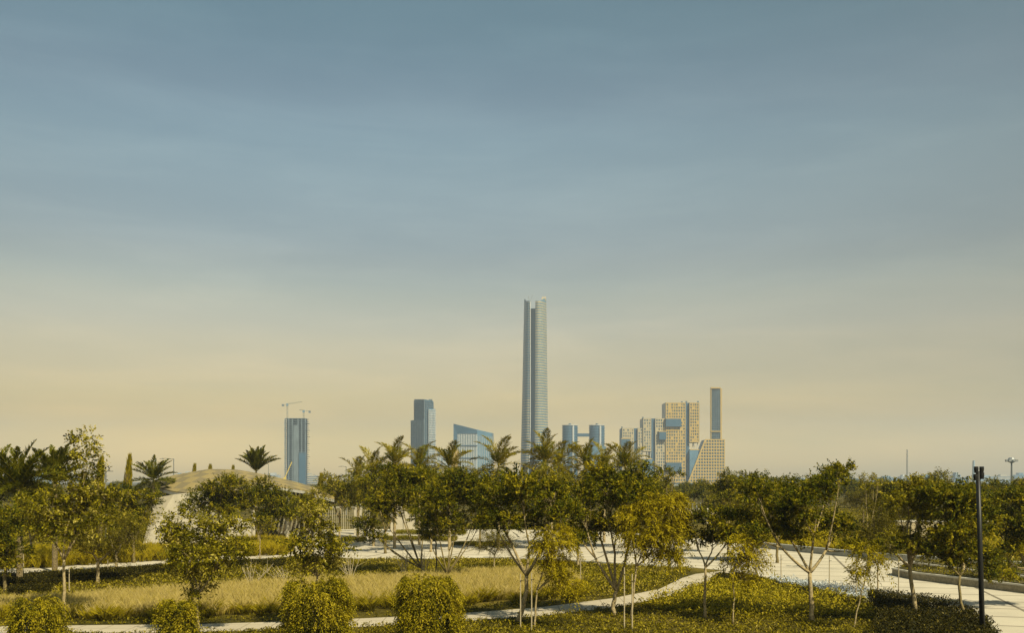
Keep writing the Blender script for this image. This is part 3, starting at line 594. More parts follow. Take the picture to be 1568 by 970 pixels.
# ------------------------------------------------------------------ palms
def frond_mesh(name, L, nl, ll, droop, m, seed, vtw=.0, up=1.0, lw=.045):
    rg = np.random.default_rng(seed); t = np.linspace(0, 1, 13)
    px_ = L*t*np.cos(droop*t*.5); pz = L*(t*up*.75-droop*.55*t**2.0)
    P = []; idx = np.linspace(.12, 1, nl)
    c = np.stack([np.interp(idx, t, px_), np.zeros(nl), np.interp(idx, t, pz)], 1); e = np.gradient(c, axis=0); e = unit(e)
    out = []; v = []
    for s in (-1, 1):
        side = np.tile([0, s, 0], (nl, 1)).astype(float); up_ = unit(np.cross(e, side)*(-s)); up_[up_[:, 2] < 0] *= -1
        ld = unit(side*.75+e*.75+up_*(.25+vtw)+rg.normal(0, .22, (nl, 3))+np.array([0,0,-.25*droop]))
        Ls = ll*np.sin(np.clip(idx*1.0, 0, 1)*math.pi*.86+.32)*(.8+.4*rg.random(nl))
        out.append(rhomb(c, ld, up_, Ls, np.full(nl, lw), -.12)); v.append(rg.random(nl)*.6+.15)
    # rachis as narrow folded strips, both sides
    c2 = np.stack([px_, np.zeros(13), pz], 1)
    for s in (-1, 1):
        a = c2[:-1]; b_ = c2[1:]; wv = np.array([0, .022*s, 0]); wz = np.array([0, 0, -.02])
        out.append(np.stack([a, b_, b_+wv*.7+wz, a+wv+wz], 1)); v.append(np.full(12, .9))
    me = leafmesh(name, np.concatenate(out), m, None, (0,0,0), np.concatenate(v)); d = me.data; bpy.data.objects.remove(me); d.name = name
    return d
def palm(px, Y, crown_py, n, meshes, label, name='palm_tree', group=None, tr=.17, elev=(-20, 75), s=1., seed=0, barkm=None, shaft=0, lean=0, bulge=0):
    rg = np.random.default_rng(seed); b0 = at(px-lean, HY, Y); b0[2] = 0; top = at(px, crown_py, Y)
    o = empty(name, b0, label, 'palm', group); b = MB(); k = 12
    pts = [b0*(1-t)+top*t+np.array([0, 0, -.1 if t == 0 else 0]) for t in np.linspace(0, 1, k)]
    b.tube(pts, [tr*(1.15-.3*t+(.06 if i % 2 else 0)+bulge*max(0, t-.8)*5) for i, t in enumerate(np.linspace(0, 1, k))], 9)
    b.build('trunk', barkm or palm_bark, o)
    for i in range(n):
        a = i*2.39996+rg.random()*.5; f = i/max(1, n-1); e = R(elev[1]*(1-f)+elev[0]*f+rg.normal(0, 6))
        q = bpy.data.objects.new('frond', meshes[i % len(meshes)]); link(q, o)
        q.location = tuple(top-b0+np.array([0, 0, .0+.15*(1-f)])); q.rotation_euler = (rg.normal(0, .2), -e, a); ss = s*(.85+.3*rg.random()); q.scale = (ss, ss, ss)
    return o
DF = [frond_mesh('date_frond', 3.0, 60, .62, .6, L_palm, i, .25, .15, .075) for i in (1, 2, 3)]
RF = [frond_mesh('plume_frond', 3.3, 62, .70, 1.05, L_palm_y, i+10, .1, .45, .062) for i in (1, 2, 3)]+[frond_mesh('plume_frond', 3.1, 62, .70, 1.15, L_palm, 14, .1, .45, .062)]
GP = 'date palms with dark upright fronds'
palm(30, 62, 750, 38, DF, 'wide date palm with arching fronds at the far left', group=GP, s=.95, elev=(-25, 80), seed=1)
palm(84, 70, 742, 34, DF, 'date palm with stiff upright fronds, second from the left', group=GP, s=.95, elev=(25, 85), seed=2)
palm(235, 105, 738, 28, DF, 'date palm with arching fronds left of the pavilion roof', group=GP, s=.95, elev=(-25, 75), seed=3)
palm(392, 128, 724, 30, DF, 'date palm with upright fronds rising behind the pavilion roof', group=GP, s=1.15, elev=(38, 88), seed=4)
palm(-12, 66, 745, 30, DF, 'date palm partly cut by the left edge', group=GP, s=.95, elev=(-20, 75), seed=5)
GF = 'feathery palms standing in a row across the centre'
for i, (px, Y, cy, n, lb) in enumerate([(572,98,738,16,'leftmost feathery palm of the central row'),(604,95,722,15,'feathery palm with wide-spread fronds, second from the left of the row'),
     (642,100,726,13,'feathery palm just left of the grey office tower base'),(688,92,726,16,'large feathery palm between the office tower and the slant-topped building'),
     (763,92,722,15,'feathery palm with curling fronds below the slant-topped building'),(835,96,716,16,'feathery palm at the foot of the tallest tower'),
     (856,100,722,12,'feathery palm tight against the right of the one under the tallest tower'),(897,98,722,13,'feathery palm with one spear leaf before the twin round towers'),
     (925,104,730,12,'yellowish feathery palm below the right-hand round tower'),(958,95,726,16,'rightmost feathery palm of the row, in front of the stepped building'),
     (548,112,745,12,'smaller feathery palm at the far left of the row')]):
    palm(px, Y, cy-5, n+8, RF, lb, 'feathery_palm', GF, .13, (-45, 82), 1.08, 20+i, bark)
for px, Y, py, lb in ((891,97,688,''),(776,92,678,''),(951,95,688,'')): pass
# palms with tied-up crowns
def tied(px, Y, top, bot_r, label, seed):
    b0 = at(px, HY, Y); b0[2] = 0; t = at(px, top, Y); o = empty('tied_palm', b0, label, 'palm', 'date palms with tied-up crowns'); H_ = t[2]
    b = MB(); z = np.linspace(-.1, H_*.80, 14); b.tube([b0+np.array([0,0,q]) for q in z], [bot_r*(1.05+(.1 if i % 2 else 0)) for i in range(14)], 9); b.build('trunk', palm_bark, o)
    rg = np.random.default_rng(seed); n = 1100; th = rg.random(n)*6.28; h = rg.random(n)**1.25; rr = bot_r*(1.45-1.15*h)*(.5+.5*rg.random(n))
    c = b0+np.stack([np.cos(th)*rr+h*.25, np.sin(th)*rr, H_*.64+h*H_*.32], 1); d = unit(np.stack([np.cos(th)*.12, np.sin(th)*.12, np.ones(n)], 1)+rg.normal(0, .1, (n, 3)))
    P = rhomb(c, d, unit(rg.normal(0, 1, (n, 3))), .45+.3*rg.random(n), np.full(n, .06)); leafmesh('crown', P, L_palm_y, o, tuple(o.location))
tied(195, 92, 697, .24, 'leaning bundle-topped palm left of the pavilion, standing clear against the sky', 1)
tied(152, 88, 700, .28, 'bundle-topped palm half hidden by the tall sparse tree', 2)
tied(296, 150, 711, .34, 'bundle-topped palm peeking over the left of the pavilion roof', 3)
tied(320, 155, 712, .45, 'thick bundle-topped palm over the crest of the pavilion roof', 4)
tied(355, 150, 714, .3, 'bundle-topped palm peeking over the middle of the pavilion roof', 5)
tied(489, 120, 727, .28, 'short bundle-topped palm right of the pavilion roof', 6)

# ------------------------------------------------------------------ pavilion
tile = bpy.data.materials.new('roof_tiles'); tile.use_nodes = True; n_ = tile.node_tree; b_ = n_.nodes['Principled BSDF']; b_.inputs['Roughness'].default_value = .8
t_ = n_.nodes.new('ShaderNodeTexCoord'); m_ = n_.nodes.new('ShaderNodeMapping'); m_.inputs['Rotation'].default_value = (0, 0, R(28))
br_ = n_.nodes.new('ShaderNodeTexChecker'); br_.inputs['Scale'].default_value = .75; br_.inputs[1].default_value = (.215,.165,.06,1); br_.inputs[2].default_value = (.15,.12,.055,1)
wv_ = n_.nodes.new('ShaderNodeTexWave'); wv_.inputs['Scale'].default_value = 2.2; wv_.bands_direction = 'X'; rr_ = n_.nodes.new('ShaderNodeMapRange'); rr_.inputs['To Min'].default_value = .75; rr_.inputs['To Max'].default_value = 1.05
mm_ = n_.nodes.new('ShaderNodeMix'); mm_.data_type = 'RGBA'; mm_.blend_type = 'MULTIPLY'; mm_.inputs[0].default_value = 1
sx_ = n_.nodes.new('ShaderNodeSeparateXYZ'); cx_ = n_.nodes.new('ShaderNodeCombineXYZ')
n_.links.new(t_.outputs['Object'], sx_.inputs[0]); n_.links.new(sx_.outputs[0], cx_.inputs[0]); n_.links.new(sx_.outputs[1], cx_.inputs[1])
n_.links.new(cx_.outputs[0], m_.inputs[0]); n_.links.new(m_.outputs[0], br_.inputs[0]); n_.links.new(m_.outputs[0], wv_.inputs[0]); n_.links.new(wv_.outputs[1], rr_.inputs[0])
n_.links.new(br_.outputs[0], mm_.inputs[6]); n_.links.new(rr_.outputs[0], mm_.inputs[7]); n_.links.new(mm_.outputs[2], b_.inputs['Base Color'])
PV = 110.0; pav = empty('pavilion', at(375, HY, PV)*np.array([1,1,0]), 'park pavilion with a curved tan shell roof over pale columns', 'pavilion')
def roof_pt(u, v, dz=0):
    # u 0..1 along x, v -1 (front) .. 1 (back)
    px = 238+u*274
    front = np.interp(u, [0,.1,.22,.4,.6,.75,.87,1], [740,747,753,757,750,745,751,764])
    top = np.interp(u, [0,.1,.3,.45,.6,.75,.87,1], [738,728,718.5,719.5,727,737,746,762])
    half = 8.5*math.sin(math.pi*min(1, max(.0, u)))**.6+.15
    Yf = PV-half*(1.0 if u < .55 else 1.0-.5*(u-.55)/.45)
    zf = CH+(HY-front)/F*Yf; zt = CH+(HY-top)/F*(PV+1)
    s = (v+1)/2; Yy = Yf+(PV+half-Yf)*s
    k = min(1, s/.55); z = zf+(zt-zf)*math.sin(k*math.pi/2) - max(0, s-.55)*1.6*(1 if zt > zf else 0)
    return ((px-CX)/F*(PV), Yy, z+dz)
def roof_part(name, m, dz0, dz1, v0=-1, v1=1, nu=48, nv=14, grow=0.):
    b = MB(); V = []
    for i in range(nu+1):
        for j in range(nv+1): V.append(roof_pt(i/nu, v0+(v1-v0)*j/nv, dz1))
    K_ = len(V)
    for i in range(nu+1):
        for j in range(nv+1): V.append(roof_pt(i/nu, v0+(v1-v0)*j/nv, dz0))
    Fc = []; q = nv+1
    for i in range(nu):
        for j in range(nv):
            a = i*q+j; Fc.append((a, a+q, a+q+1, a+1)); Fc.append((K_+a, K_+a+1, K_+a+q+1, K_+a+q))
        a = i*q; Fc.append((a, K_+a, K_+a+q, a+q)); a = i*q+nv; Fc.append((a, a+q, K_+a+q, K_+a))
    for j in range(nv):
        a = j; Fc.append((a, a+1, K_+a+1, K_+a)); a = nu*q+j; Fc.append((a, K_+a, K_+a+1, a+1))
    b.add(V, Fc); return b.build(name, m, pav)
rf = roof_part('roof', tile, -.12, 0)
fas = roof_part('fascia', mat('fascia_metal', (.30,.29,.24), .6, var=.3, scale=8), -.42, -.125, -1, -.96, 48, 1)
ws = MB(); P0 = at(222, HY, 104); P1 = at(315, HY, 112)
def wp(px, Y, z): q = at(px, HY, Y); return (q[0], q[1], z)
zt = [CH-(763-HY)/F*99, CH-(758-HY)/F*100.5, CH-(750-HY)/F*101.5]
A = [wp(218,99,0), wp(265,100.5,0), wp(330,101.5,0)]; B = [wp(238,99,zt[0]), wp(266,100.5,zt[1]), wp(330,101.5,zt[2])]
V = []
for dY in (0, .5):
    V += [(a[0], a[1]+dY, a[2]) for a in A]+[(a[0], a[1]+dY, a[2]) for a in B]
ws.add(V, [(0,1,4,3),(1,2,5,4),(7,6,9,10),(8,7,10,11),(3,4,10,9),(4,5,11,10),(0,3,9,6),(2,8,11,5),(0,6,7,1),(1,7,8,2)])
ws.build('wall', white_wall, pav)
ws = MB(); ws.add([wp(330,101.7,0),wp(385,102.5,0),wp(385,102.5,2.2),wp(330,101.7,3.4),wp(330,102.2,0),wp(385,103,0),wp(385,103,2.2),wp(330,102.2,3.4)],[(0,1,2,3),(7,6,5,4),(3,2,6,7),(1,5,6,2),(0,3,7,4),(0,4,5,1)])
ws.build('wall', white_wall, pav)
for px, Y in ((388,104),(412,112),(440,106),(462,112),(484,108)):
    p = wp(px, Y, 0); u = (px-238)/274; z1 = CH-(np.interp(u, [.5,.6,.75,.87,1], [752,750,745,751,764])-HY)/F*Y-.35
    b = MB(); b.tube([(p[0],p[1],-.1),(p[0],p[1],z1)], [.22,.2], 12); b.build('column', white_wall, pav)
slat_m = mat('slat_wood', (.10,.075,.03), .8, var=.3, scale=5)
for k in range(12):
    px = 418+k*6.4; u = (px-238)/274; Y = 109; z1 = CH-(np.interp(u, [.5,.6,.75,.87,1], [752,750,745,751,764])-HY)/F*Y-.3
    p = wp(px, Y, 0); b = MB()
    pts = [(p[0]-.9+.9*math.sin(t*1.57), p[1], z1*t) for t in np.linspace(0, 1, 8)]
    for i in range(7): b.bar(pts[i], pts[i+1], .16, .5)
    b.build('rib', slat_m, pav)
# railings behind
tan_steel = mat('tan_steel', (.27,.24,.16), .7, var=.2)
def railing(x0, x1, Y, top, label, n):
    b0 = wp(x0, Y, 0); b1 = wp(x1, Y, 0); z = CH-(top-HY)/F*Y; o = empty('railing', b0, label, 'fence', 'railings behind the plaza')
    b = MB(); b.box((b0[0], Y-.04, z-.08), (b1[0], Y+.04, z)); b.build('top_rail', coping, o)
    b = MB(); b.box((b0[0], Y-.04, .12), (b1[0], Y+.04, .2)); b.build('bottom_rail', coping, o)
    for k in range(n+1):
        x = b0[0]+(b1[0]-b0[0])*k/n; wd = .08 if k % 6 else .14
        b = MB(); b.box((x-wd/2, Y-.02, 0), (x+wd/2, Y+.02, z-.082)); b.build('bar', tan_steel, o)
railing(400, 480, 122, 792, 'railing of thin pale bars under the pavilion roof', 40)
railing(492, 566, 128, 777, 'taller railing of pale bars right of the pavilion', 26)
def gate_wall(px0, px1, Y, top, label):
    b = MB(); a = wp(px0, Y, 0); c = wp(px1, Y, 0); z = CH-(top-HY)/F*Y
    b.prism([(a[0], Y), (c[0], Y), (c[0], Y+1.2), (a[0], Y+1.2)], 0, [z, z-.5, z-.5, z]); o = b.build('gate_wall', white_wall, None, origin=a); tag(o, label, 'wall')
gate_wall(598, 616, 126, 772, 'white slanted wall piece beyond the plaza, left')
gate_wall(618, 634, 130, 784, 'low white wall beside the slanted one')
gate_wall(542, 552, 120, 768, 'white pillar at the end of the railing')
# tan garden wall with fence beyond, right
def longwall(x0, x1, Y, top, bot, label, m, posts=0):
    a = wp(x0, Y, 0); c = wp(x1, Y, 0); z = CH-(top-HY)/F*Y; o = empty('boundary_wall', a, label, 'wall'); b = MB()
    b.box((a[0], Y, 0), (c[0], Y+.4, z)); b.build('wall', m, o)
    b = MB(); b.box((a[0]-.1, Y-.08, z+.002), (c[0]+.1, Y+.48, z+.18)); b.build('coping', coping, o)
    for k in range(posts):
        x = a[0]+(c[0]-a[0])*k/(posts-1); b = MB(); b.box((x-.1, Y+.1, z+.182), (x+.1, Y+.3, z+1.3)); b.build('post', grey_metal, o)
tanw = mat('tan_wall', (.36,.30,.17), .9, var=.2, scale=.5)
longwall(1020, 1120, 190, 781, 0, 'tan boundary wall with posts under the slant-sided tower', tanw, 18)
longwall(1395, 1420, 105, 800, 0, 'tan wall piece behind the dark trees at right', tanw)
longwall(1370, 1700, 135, 800, 0, 'long tan wall behind the right-hand trees', tanw)
def bollard(px, Y, top, label):
    a = wp(px, Y, 0); z = CH-(top-HY)/F*Y; b = MB(); b.tube([(a[0],Y,-.05),(a[0],Y,z*.85),(a[0],Y,z*.87),(a[0],Y,z)], [.22,.22,.28,.26], 12); o = b.build('gate_post', white_wall, None, origin=a); tag(o, label, 'post')
bollard(1082, 150, 779, 'white round post before the tan boundary wall'); bollard(1083, 96, 822, 'white post on the plaza behind the flat-topped tree')

# ------------------------------------------------------------------ lamp posts and masts
def lamp_near():
    Y = 39.2; b0 = wp(1505, Y, 0); t = at(1497.5, 722, Y); o = empty('lamp_post', b0, 'tall black lamp post with a cluster of spotlights at right', 'lamp post')
    b0 = np.array(b0); b = MB(); b.tube([b0-np.array([0,0,.1]), b0*.5+t*.5, t], [.108,.095,.085], 14); b.build('pole', black_metal, o, smooth=True)
    b = MB(); b.tube([b0, b0+np.array([0,0,.35])], [.19,.18], 14); b.build('base_plate', black_metal, o)
    for dx, dz in ((-.10, .02), (.12, .02), (-.12, -.28), (.13, -.22)):
        b = MB(); c = t+np.array([dx, -.06, dz]); b.tube([c+np.array([0,0,-.1]), c+np.array([0,0,.06]), c+np.array([0,0,.16])], [.07,.09,.085], 10); b.build('spotlight', black_metal, o)
lamp_near()
def street_lamp(px, Y, top, arm, label, both=False, r=.07):
    b0 = np.array(wp(px, Y, 0)); t = at(px, top, Y); o = empty('street_lamp', b0, label, 'street lamp', 'street lamps beyond the park')
    b = MB(); b.tube([b0-np.array([0,0,.1]), t], [r*1.3, r*.8], 8); b.build('pole', grey_metal, o)
    for s in ((-1, 1) if both else (math.copysign(1, arm),)):
        L = abs(arm)*Y/F*s; b = MB(); b.tube([t+np.array([0,0,-.1]), t+np.array([L*.6,0,.05]), t+np.array([L,0,.05])], [r*.7,r*.5,r*.5], 6); b.build('arm', grey_metal, o)
        b = MB(); b.box((t[0]+L-.35, t[1]-.15, t[2]-.06), (t[0]+L+.35, t[1]+.15, t[2]+.02)); b.build('lamp_head', grey_metal, o)
street_lamp(162, 110, 722, 6, 'short T-shaped street lamp left of the pavilion', True, .09)
street_lamp(266, 170, 703, -18, 'tall street lamp with a long arm behind the date palm by the pavilion', r=.09)
street_lamp(411, 210, 711, -5, 'thin street lamp right of the palm behind the pavilion roof')
street_lamp(530, 190, 715, -9, 'street lamp with its arm to the left of the central palms', r=.09)
street_lamp(1128, 420, 722, -4, 'faint street lamp right of the slant-sided tower', r=.12)
street_lamp(1298, 420, 706, 3, 'faint tall street lamp near the right', r=.12)
def mast(name, px, Y, top, r, label, cat, m, head=None):
    b0 = np.array(wp(px, Y, 0)); t = at(px, top, Y); o = empty(name, b0, label, cat); b = MB()
    if name == 'lattice_mast':
        for a in range(3):
            dx, dy = r*math.cos(a*2.09), r*math.sin(a*2.09); b.tube([b0+np.array([dx,dy,0]), t+np.array([dx*.4,dy*.4,0])], [.35,.25], 5)
        nz = 22
        for k in range(nz):
            z0 = t[2]*k/nz; z1 = t[2]*(k+1)/nz; a = k % 3
            p = b0+np.array([r*math.cos(a*2.09), r*math.sin(a*2.09), z0]); q = b0+np.array([r*math.cos(a*2.09+2.09), r*math.sin(a*2.09+2.09), z1]); b.tube([p, q], [.18,.18], 4)
    else: b.tube([b0, t], [r, r*.6], 10)
    b.build('shaft', m, o)
    if head:
        for k in range(8):
            a = k*math.pi/4; b = MB(); c = t+np.array([math.cos(a)*head, math.sin(a)*head, -head*.4]); b.box((c[0]-.9,c[1]-.5,c[2]-.9),(c[0]+.9,c[1]+.5,c[2]+.9)); b.build('floodlight', grey_metal, o)
        b = MB(); b.tube([t+np.array([0,0,-head*.9]), t+np.array([0,0,-head*.5]), t+np.array([0,0,.8])], [r, head, head*.5], 12); b.build('lamp_ring', grey_metal, o)
mast('lattice_mast', 1389, 1300, 689, 1.0, 'thin lattice mast above the trees at right', 'mast', grey_metal)
mast('obelisk', 1491, 1700, 706, 3.0, 'slim pale obelisk-like tower left of the black lamp post', 'tower', far_wall)
mast('floodlight_mast', 1549, 800, 703, .9, 'floodlight mast with a round cluster of lamps near the right edge', 'mast', mat('mast_steel', (.08,.09,.08), .6, var=.2), 4.)

# ------------------------------------------------------------------ skyline
def X(px, Y): return (px-CX)/F*Y
def Z(py, Y): return CH+(HY-py)/F*Y
LR = random.Random(3)
def lattice(b, x0, x1, z0, z1, Y, sx, sz, wx, wz, d=.8, skip=None, xl=None):
    nx = max(1, round((x1-x0)/sx)); nz = max(1, round((z1-z0)/sz))
    for i in range(nx+1):
        x = x0+(x1-x0)*i/nx; zz0 = z0
        if xl:
            zz0 = max(z0, xl(x)); 
            if zz0 >= z1-1: continue
        b.box((x-wx/2, Y-d, zz0), (x+wx/2, Y-.002, z1))
    if d > .7 and not xl:
        for i in range(nx):
            for k in range(nz):
                q_ = LR.random(); xa_ = x0+(x1-x0)*i/nx; xb_ = x0+(x1-x0)*(i+1)/nx; za_ = z0+(z1-z0)*k/nz; zb_ = z0+(z1-z0)*(k+1)/nz
                if q_ < .12: b.box((xa_, Y-d+.1, za_), (xb_, Y-.01, zb_))
                elif q_ < .35: b.box((xa_, Y-d+.1, za_), (xa_+(xb_-xa_)*.45, Y-.01, zb_))
    for k in range(nz+1):
        z = z0+(z1-z0)*k/nz; xa = x0
        if xl:
            while xl(xa) > z+1e-3 and xa < x1: xa += .5
        b.box((xa-wx/2, Y-d-.06, z-wz/2), (x1+wx/2, Y-.064+.06, z+wz/2))
def grid_side(b, p0, p1, z0, z1, nx, nz, wd, d=.5):
    p0 = Vector((p0[0], p0[1], 0)); p1 = Vector((p1[0], p1[1], 0)); u = (p1-p0).normalized(); nrm = Vector((u.y, -u.x, 0))
    off = nrm*d*.5
    for i in range(nx+1):
        q = p0+(p1-p0)*i/nx+off; b.bar((q.x, q.y, z0), (q.x, q.y, z1), wd, wd)
    for k in range(nz+1):
        z = z0+(z1-z0)*k/nz; a = p0+off*1.3; c = p1+off*1.3; b.bar((a.x, a.y, z), (c.x, c.y, z), wd, wd)
# tower under construction with cranes
def construction():
    Y = 1700; o = empty('construction_tower', (X(452,Y), Y, 0), 'unfinished grey tower with raw concrete floors at left', 'tower')
    cx = X(452, Y); w0 = X(467,Y)-X(436,Y); zt = Z(641, Y)
    b = MB(); b.box((cx-w0/2+2.5, Y+2.5, 0), (cx+w0/2-2.5, Y+28, zt)); b.build('core', mat('tower_core', (.08,.10,.11), .8, var=.4, scale=.08), o)
    nf = 30
    for k in range(nf):
        z = zt*(k+1)/nf; b = MB(); e = 1.5*((k*7) % 3 == 0); b.box((cx-w0/2-e*1.1, Y-.5, z-.9), (cx+w0/2+e*1.1, Y+30, z)); b.build('floor_slab', grey_conc, o)
    for f in (0, .18, .36, .64, .82, 1):
        b = MB(); x = cx-w0/2+w0*f; b.box((x-.9, Y-.2, 0), (x+.9, Y+1.6, zt-1)); b.build('column', grey_conc, o)
    b = MB(); b.box((cx-w0*.08, Y-1.5, 0), (cx+w0*.18, Y+1, Z(652,Y))); b.build('shaft_wall', grey_conc, o)
    b = MB(); b.box((cx+w0*.2, Y-3, 0), (cx+w0*.5+1.2, Y+5, Z(694,Y))); b.build('annex', glass_dark, o)
def crane(px, Y, top, jl, jr, label, rise=0, r=1.0):
    x = X(px, Y); zt = Z(top, Y); o = empty('tower_crane', (x, Y, 0), label, 'crane', 'tower cranes'); m = mat('crane_steel', (.22,.22,.17), .6, var=.2)
    b = MB()
    for sx in (-1, 1):
        for sy in (-1, 1): b.bar((x+sx*r, Y+sy*r, 0), (x+sx*r, Y+sy*r, zt), .3)
    for k in range(40):
        z0 = zt*k/40; z1 = zt*(k+1)/40; s = 1 if k % 2 else -1; b.bar((x-s*r, Y-r, z0), (x+s*r, Y-r, z1), .35)
    b.build('mast', m, o)
    x0 = X(jl, Y); x1 = X(jr, Y); b = MB(); b.bar((x, Y, zt), (x1, Y, zt+rise), .55); b.bar((x, Y, zt+2.0), (x1, Y, zt+rise+.5), .25)
    n = 14
    for k in range(n):
        a = k/n; c = (k+1)/n; b.bar((x+(x1-x)*a, Y, zt+rise*a), (x+(x1-x)*c, Y, zt+rise*c+2.5-1.9*c), .3)
    b.build('jib', m, o)
    b = MB(); b.bar((x, Y, zt), (x0, Y, zt), .7); b.build('counter_jib', m, o)
    b = MB(); b.box((x0-1.5, Y-1.5, zt-3), (x0+2, Y+1.5, zt+.5)); b.build('counterweight', grey_conc, o)
    b = MB(); b.box((x-1.6, Y-1.8, zt-2.5), (x+1.6, Y+1.8, zt+1.5)); b.build('cab', mat('cab_blue', (.12,.2,.26), .5), o)
construction()
crane(440, 1735, 620, 433, 463, 'taller tower crane with a long jib over the unfinished tower', 5)
crane(465, 1738, 630, 474, 458, 'shorter tower crane at the right of the unfinished tower', 2)
def boom():
    Y = 900; o = empty('mobile_crane', (X(437,Y), Y, 0), 'yellow mobile crane boom leaning before the unfinished tower', 'crane'); m = mat('boom_yellow', (.5,.38,.08), .5)
    b = MB(); b.bar((X(436,Y), Y, Z(733,Y)), (X(447,Y), Y, Z(708,Y)), .7); b.build('boom', m, o)
    b = MB(); b.box((X(431,Y), Y-1.5, 1.1), (X(441,Y), Y+1.5, 3.2)); b.box((X(434,Y), Y-1.2, 3.2), (X(438,Y), Y+1.2, Z(732,Y))); b.build('body', m, o)
    for k in range(4):
        b = MB(); x = X(432+k*2.6, Y); b.tube([(x, Y-1.8, .55), (x, Y-1.4, .55)], [.55,.55], 12); b.build('wheel', black_metal, o)
boom()
# grey office tower
def office():
    Y = 1850; o = empty('office_tower', (X(648,Y), Y, 0), 'grey-blue office tower with a stepped right shoulder', 'tower')
    c = (X(650,Y), Y); l = (X(632,Y)-0, Y+30); r = (X(663.5,Y+28), Y+28); bk = (l[0]+18, Y+66)
    def blk(pl, z, name, m): b = MB(); b.prism(pl, 0, z); return b.build(name, m, o)
    blk([l, c, r, bk], [Z(612,Y+30), Z(612,Y), Z(615,Y+28), Z(612,Y+60)], 'main_block', glass_dark)
    l2 = (X(629.5,Y+26), Y+26); c2 = (X(649.6,Y-2), Y-2); blk([l2, c2, (c2[0]+3, Y+30), (l2[0]+4, Y+34)], Z(643,Y), 'left_wing', glass_dark)
    r0 = (X(656,Y-1), Y+6); r2 = (X(667,Y+36), Y+36); blk([r0, (X(667,Y+20), Y+14), r2, (X(658,Y+40), Y+45)], Z(627,Y+14), 'right_wing', glass_mid)
    b = MB(); grid_side(b, l, c, Z(738,Y), Z(613,Y), 8, 34, .8, 1.2); b.build('facade_grid', grey_conc, o)
    b = MB(); grid_side(b, l2, c2, Z(738,Y), Z(643.5,Y), 8, 26, .8, 1.2); b.build('facade_grid', grey_conc, o)
    b = MB(); grid_side(b, r0, (X(667,Y+20), Y+14), Z(738,Y), Z(628,Y), 5, 30, 1., 1.2); b.build('facade_grid', slab_pale, o)
    b = MB(); grid_side(b, c, r, Z(738,Y), Z(615.5,Y), 5, 34, .7, 1.); b.build('facade_grid', grey_conc, o)
    b = MB(); b.box((X(655,Y), Y+20, Z(613,Y)), (X(660,Y), Y+32, Z(610.5,Y))); b.build('roof_plant', grey_conc, o)
office()
def slant():
    Y = 1800; o = empty('slant_topped_building', (X(725,Y), Y, 0), 'wide blue glass building with a sloping top edge', 'building')
    a = (X(695,Y), Y); m = (X(731,Y), Y-8); r = (X(753,Y), Y+18); r2 = (X(755,Y), Y+50); l2 = (X(695,Y), Y+50)
    b = MB(); b.prism([a, m, r, r2, l2], 0, [Z(650,Y), Z(659,Y), Z(663,Y), Z(663,Y+20), Z(650,Y+30)]); b.build('body', glass_mid, o)
    b = MB(); zt = Z(665, Y)
    # solid frame along top and left
    b.add([(X(695,Y)-.5, Y-1.5, 0),(X(700,Y), Y-1.5, 0),(X(700,Y), Y-1.5, zt),(X(731,Y), Y-9.5, zt),(X(731,Y), Y-9.5, Z(659,Y)),(X(695,Y)-.5, Y-1.5, Z(649.5,Y))], [(0,1,2,5),(2,3,4,5)])
    me = b.build('top_frame', glass_dark, o); md = me.modifiers.new('thickness', 'SOLIDIFY'); md.thickness = 1.2; md.offset = 0
    b = MB()
    for k in range(12):
        px = 701.5+k*2.6; t = (px-695)/36; b.box((X(px,Y)-.75, Y-8*t-1.3, 0), (X(px,Y)+.75, Y-8*t-.3, zt-.5))
    b.build('fins', slab_pale, o)
    b = MB()
    for k in range(9):
        t = k/8; x = m[0]+(r[0]-m[0])*t; y = m[1]+(r[1]-m[1])*t; b.box((x-.4, y-1.2, 0), (x+.4, y-.2, Z(668,Y)))
    b.build('fins', slab_pale, o)
    for py in (683, 702, 721):
        b = MB(); b.bar((X(700,Y), Y-2.6, Z(py,Y)), (X(731,Y), Y-10, Z(py,Y)), 1.3); b.build('floor_band', glass_dark, o)
slant()
def simple_tower(name, x0, x1, Y, top, depth, m, gm, sx, sz, w_, label, cat='building', lean=0, group=None, roof=True):
    o = empty(name, (X((x0+x1)/2,Y), Y, 0), label, cat, group); xa, xb, z = X(x0,Y), X(x1,Y), Z(top,Y)
    b = MB(); b.box((xa, Y, 0), (xb, Y+depth, z)); b.build('wall', m, o)
    b = MB(); lattice(b, xa, xb, 0, z, Y, sx, sz, w_, w_, .6); b.build('facade_grid', gm, o)
    if roof:
        b = MB(); b.box((xa+(xb-xa)*.3, Y+depth*.3, z), (xa+(xb-xa)*.6, Y+depth*.7, z+min(5, z*.08))); b.build('roof_plant', gm, o)
    return o
simple_tower('striped_building', 669, 694, 2300, 692, 40, far_wall, slab_pale, 8, 14, 3, 'pale striped block between the office tower and the slant-topped one')
simple_tower('cream_block', 692, 701, 1500, 689, 14, cream, cream, 5, 10, 1, 'small cream block at the foot of the slant-topped building')
